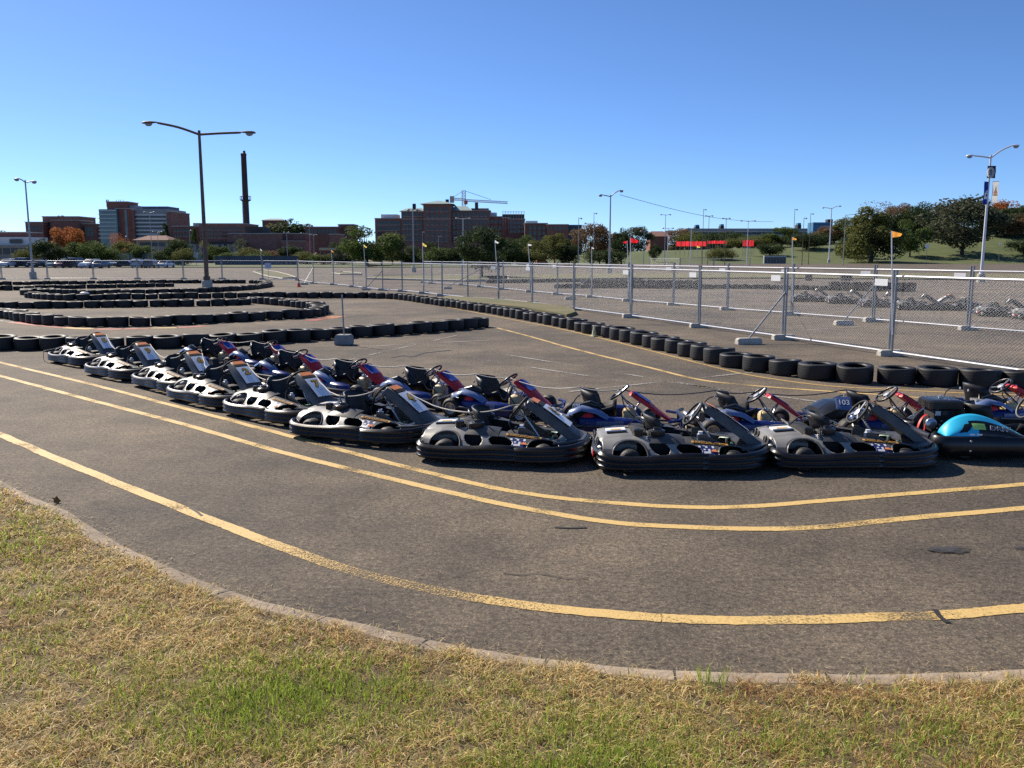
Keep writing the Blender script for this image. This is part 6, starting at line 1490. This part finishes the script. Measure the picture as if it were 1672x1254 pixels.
# (colour, shape, x, top, base, width, distance, label)
T = [('dark', 'round', 78, 384, 430, 56, 190, 'dark round tree left of the left lamp cars, behind the black van'), ('green', 'round', 138, 383, 430, 58, 192, 'round green tree behind the middle parked cars'), ('orange', 'round', 108, 361, 410, 48, 300, 'bright orange autumn tree before the brick hall'), ('orange', 'sparse', 192, 377, 415, 40, 262, 'thin orange tree before the office block'), ('olive', 'round', 205, 391, 428, 44, 225, 'olive tree in front of the thin orange tree'), ('green', 'round', 241, 396, 430, 46, 222, 'green tree before the pale annex'), ('dark', 'cone', 268, 363, 410, 20, 318, 'dark narrow conifer beside the office block'), ('dark', 'round', 288, 386, 432, 42, 205, 'dark tree at the right end of the white parked cars'), ('olive', 'bush', 300, 402, 432, 34, 200, 'olive bush before the dark tree beside the rusty lamp post'), ('green', 'cone', 316, 372, 405, 16, 318, 'narrow conifer at the corner of the windowed brick building'), ('yellow', 'sparse', 332, 388, 418, 22, 290, 'thin yellowish tree just behind the rusty lamp post'), ('grey', 'sparse', 390, 382, 424, 44, 270, 'half bare grey tree before the power plant'), ('brown', 'bush', 450, 404, 424, 46, 265, 'brown bush before the brick power plant'), ('green', 'round', 20, 366, 400, 32, 400, 'distant green tree at the left edge above the warehouse'), ('olive', 'bush', 42, 404, 430, 36, 215, 'olive bush left of the dark round tree'),
     ('dark', 'round', 486, 350, 395, 82, 420, 'wide dark tree crowning the skyline right of the chimney'), ('yellow', 'bush', 428, 359, 385, 40, 440, 'yellowish tree behind the conveyor house'), ('olive', 'round', 455, 362, 392, 40, 415, 'olive tree left of the wide dark tree'), ('green', 'round', 598, 362, 434, 88, 200, 'large green spreading tree left of centre'), ('olive', 'round', 640, 376, 430, 44, 230, 'olive tree at the right edge of the large green one'), ('dark', 'bush', 668, 398, 430, 46, 235, 'dark bush between large green tree and yellow flag'), ('green', 'bush', 715, 398, 430, 54, 225, 'green bush below the hospital tower'), ('dark', 'bush', 748, 398, 430, 36, 222, 'dark bush left of the small tree'),
     ('dark', 'bush', 826, 384, 433, 50, 205, 'dark bush right of the small tree in the median'), ('green', 'round', 852, 379, 432, 48, 222, 'green tree behind the white flags'), ('olive', 'bush', 880, 388, 432, 46, 210, 'olive bush beside the rusty digger'), ('olive', 'round', 906, 375, 432, 48, 214, 'olive tree right of the rusty digger'), ('dark', 'bush', 930, 390, 431, 40, 212, 'dark bush left of the brownish tree'), ('brown', 'round', 965, 361, 430, 62, 235, 'tall brownish tree left of the cable lamp post'), ('brown', 'sparse', 980, 366, 430, 50, 238, 'half bare brown tree at the cable lamp post'), ('dark', 'round', 1016, 364, 430, 34, 225, 'dark upright tree behind the red flags'), ('dark', 'bush', 990, 402, 430, 60, 215, 'dark bush at the foot of the cable lamp post'), ('grey', 'round', 1042, 368, 398, 40, 400, 'pale grey distant tree behind the red flags'), ('dark', 'round', 1070, 394, 412, 20, 280, 'small dark tree alone on the lawn'), ('brown', 'round', 1108, 371, 402, 42, 440, 'brown distant tree left of the white hall'), ('olive', 'bush', 1128, 374, 402, 34, 425, 'olive bush at the left end of the white hall'), ('green', 'bush', 1150, 376, 400, 36, 400, 'green bush behind the faded red barrier'),
     ('dark', 'bush', 1178, 372, 404, 40, 390, 'dark bush before the white hall middle'), ('dark', 'bush', 1208, 376, 405, 40, 370, 'dark bush left of the white two armed lamp'), ('olive', 'bush', 1178, 402, 418, 44, 285, 'olive bush below the faded red barrier'), ('green', 'bush', 1240, 378, 410, 46, 350, 'green bush right of the short red barrier'), ('green', 'round', 1278, 366, 410, 46, 345, 'green tree left of the second pale lamp on the hill'), ('dark', 'bush', 1258, 392, 412, 40, 300, 'dark bush above the portable toilets'), ('dark', 'bush', 1318, 374, 410, 56, 320, 'dark wide bush below the blue building'), ('brown', 'round', 1364, 360, 405, 44, 350, 'reddish brown tree right of the blue building'), ('dark', 'bush', 1392, 380, 417, 44, 292, 'dark bush left of the tall olive evergreen'),
     ('olive', 'cone', 1425, 336, 429, 92, 268, 'tall spreading olive evergreen at the foot of the hill'), ('dark', 'round', 1428, 345, 428, 84, 274, 'dark tree right behind the tall olive evergreen'), ('brown', 'sparse', 1440, 322, 400, 72, 345, 'bare brown treetop above the tall olive evergreen'), ('brown', 'round', 1472, 329, 395, 40, 360, 'brown tree behind the dark pair on the hill'), ('dark', 'round', 1512, 328, 402, 62, 335, 'dark tree left of the white truck'), ('green', 'round', 1490, 352, 424, 52, 290, 'green tree before the dark ones on the hill'), ('brown', 'round', 1545, 332, 392, 40, 370, 'brown tree peeking out behind the white truck'), ('grey', 'round', 1578, 317, 416, 118, 292, 'biggest tree, broad grey green crown left of the banner lamp post'), ('dark', 'round', 1632, 328, 408, 70, 330, 'dark tree behind the banner lamp post'), ('orange', 'round', 1640, 322, 392, 46, 380, 'orange brown treetop right of the banners'), ('brown', 'bush', 1660, 348, 402, 62, 325, 'rusty brown tree at the right edge'), ('dark', 'bush', 1674, 384, 408, 44, 290, 'dark bush low at the right edge'), ('dark', 'round', 1690, 330, 400, 80, 360, 'dark tree cut off by the right edge'),
     ('dark', 'bush', 345, 400, 425, 30, 285, 'dark bush behind the rusty lamp post'), ('green', 'bush', 375, 408, 426, 40, 245, 'low green hedge bush above the blue wall'), ('green', 'bush', 420, 410, 426, 44, 243, 'second low green bush above the blue wall'), ('olive', 'bush', 500, 408, 430, 40, 228, 'olive bush behind the red digger'), ('grey', 'bush', 560, 408, 432, 34, 214, 'grey bush left of the large green tree trunk'), ('dark', 'round', 700, 392, 428, 30, 250, 'small dark tree before the hospital tower'), ('olive', 'bush', 860, 404, 432, 60, 206, 'low olive bush behind the silver car'), ('dark', 'bush', 792, 398, 430, 44, 230, 'dark bush behind the small tree'), ('brown', 'bush', 1340, 372, 400, 30, 400, 'brown bush directly under the blue building')]
more = [('green', 'bush', 172, 399, 50, 212, 'green bush between the round trees and the grey wall'), ('dark', 'bush', 262, 403, 44, 214, 'dark bush beside the gabled annex'), ('green', 'round', 358, 394, 36, 262, 'green tree before the stone annex'), ('olive', 'bush', 410, 401, 46, 258, 'olive bush before the left end of the power plant'), ('dark', 'round', 474, 396, 40, 262, 'dark tree before the right end of the power plant'), ('green', 'bush', 528, 410, 46, 222, 'green bush beside the tan awning'), ('dark', 'round', 560, 388, 40, 262, 'dark tree behind the tan awning'), ('olive', 'round', 622, 392, 44, 212, 'olive tree leaning on the large green one')]
T += [(k, sh, px, yt, 0, w, D, lab) for k, sh, px, yt, w, D, lab in more]
hillside = [(1392, 352, 46, 345, 'olive', 'round', 'olive tree on the left end of the hill crest'), (1412, 362, 50, 338, 'dark', 'bush', 'dark bush behind the tall olive evergreen on the hill'), (1455, 348, 60, 352, 'dark', 'round', 'dark tree on the hill between two brown treetops'), (1478, 374, 60, 345, 'dark', 'bush', 'dark bush on the hill below the brown tree'), (1500, 340, 56, 350, 'green', 'round', 'green tree on the hill crest left of the white truck'), (1535, 352, 60, 356, 'dark', 'bush', 'dark bush on the crest right above the white truck'), (1550, 372, 60, 348, 'dark', 'bush', 'dark bush under the biggest tree, left side'), (1598, 368, 66, 346, 'dark', 'bush', 'dark bush under the biggest tree, right side'), (1612, 334, 60, 352, 'dark', 'round', 'dark tree directly behind the banner lamp post'), (1648, 362, 70, 350, 'olive', 'bush', 'olive bush on the crest near the right edge'), (1665, 338, 70, 356, 'dark', 'round', 'dark tree on the crest at the right edge'), (1680, 352, 60, 345, 'brown', 'bush', 'brown bush on the crest cut off by the right edge'), (1335, 382, 50, 345, 'dark', 'bush', 'dark bush on the crest under the blue building'), (1228, 384, 60, 345, 'olive', 'bush', 'olive bush on the crest right of the white hall middle'), (1300, 384, 60, 350, 'brown', 'bush', 'brown bush on the crest at the white hall end')]
T += [(k, sh, px, yt, 0, w, D, lab) for px, yt, w, D, k, sh, lab in hillside]
for i, (k, sh, px, yt, yb, w, D, lab) in enumerate(T): tree(k, sh, px, yt, yb, w, D, lab, var=i, name='shrub' if sh == 'bush' else 'tree')
e = tree('dark', 'round', 787, 364, 453, 76, 92, 'small dark tree standing alone in the median behind the near fence', var=1, group=None)
# rank growth along the far side of the lot: uncountable
def far_brush():
    q = np.random.default_rng(3); vs = []
    for i in range(260):
        x = q.uniform(-330, 330); y = q.uniform(445, 640); z0 = hill_z(x, y) - (1.5 if x > 20 else 0); n = 170; w, h = q.uniform(4, 9), q.uniform(2.5, 6.5 if x < 60 else 4.5)
        d = q.normal(size=(n, 3)); d /= np.linalg.norm(d, axis=1)[:, None]; ctr = np.array([x, y, z0 + h * .6]) + d * np.array([w, w, h]) * q.uniform(.5, 1.05, (n, 1)) ** .6
        t = np.cross(d, q.normal(size=(n, 3))); t /= np.linalg.norm(t, axis=1)[:, None]; b = np.cross(d, t); sz = q.uniform(.35, .85, n)[:, None]
        vs.append(np.stack([ctr - t * sz, ctr - b * sz, ctr + t * sz, ctr + b * sz], 1))
    v = np.concatenate(vs); N = len(v); me = bpy.data.meshes.new('distant_wood'); me.from_pydata(v.reshape(-1, 3).tolist(), [], np.arange(N * 4).reshape(N, 4).tolist()); me.materials.append(M['leaf_dark_far']); tag(link('distant_wood', me), 'distant wood and scrub along the skyline', 'wood', kind='stuff')
M['leaf_dark_far'] = leaf_mat('leaf_dark_far', (.035, .045, .020), (.085, .075, .04)); M['leaf_dark_far'].node_tree.nodes['Noise Texture'].inputs['Scale'].default_value = .05
far_brush()
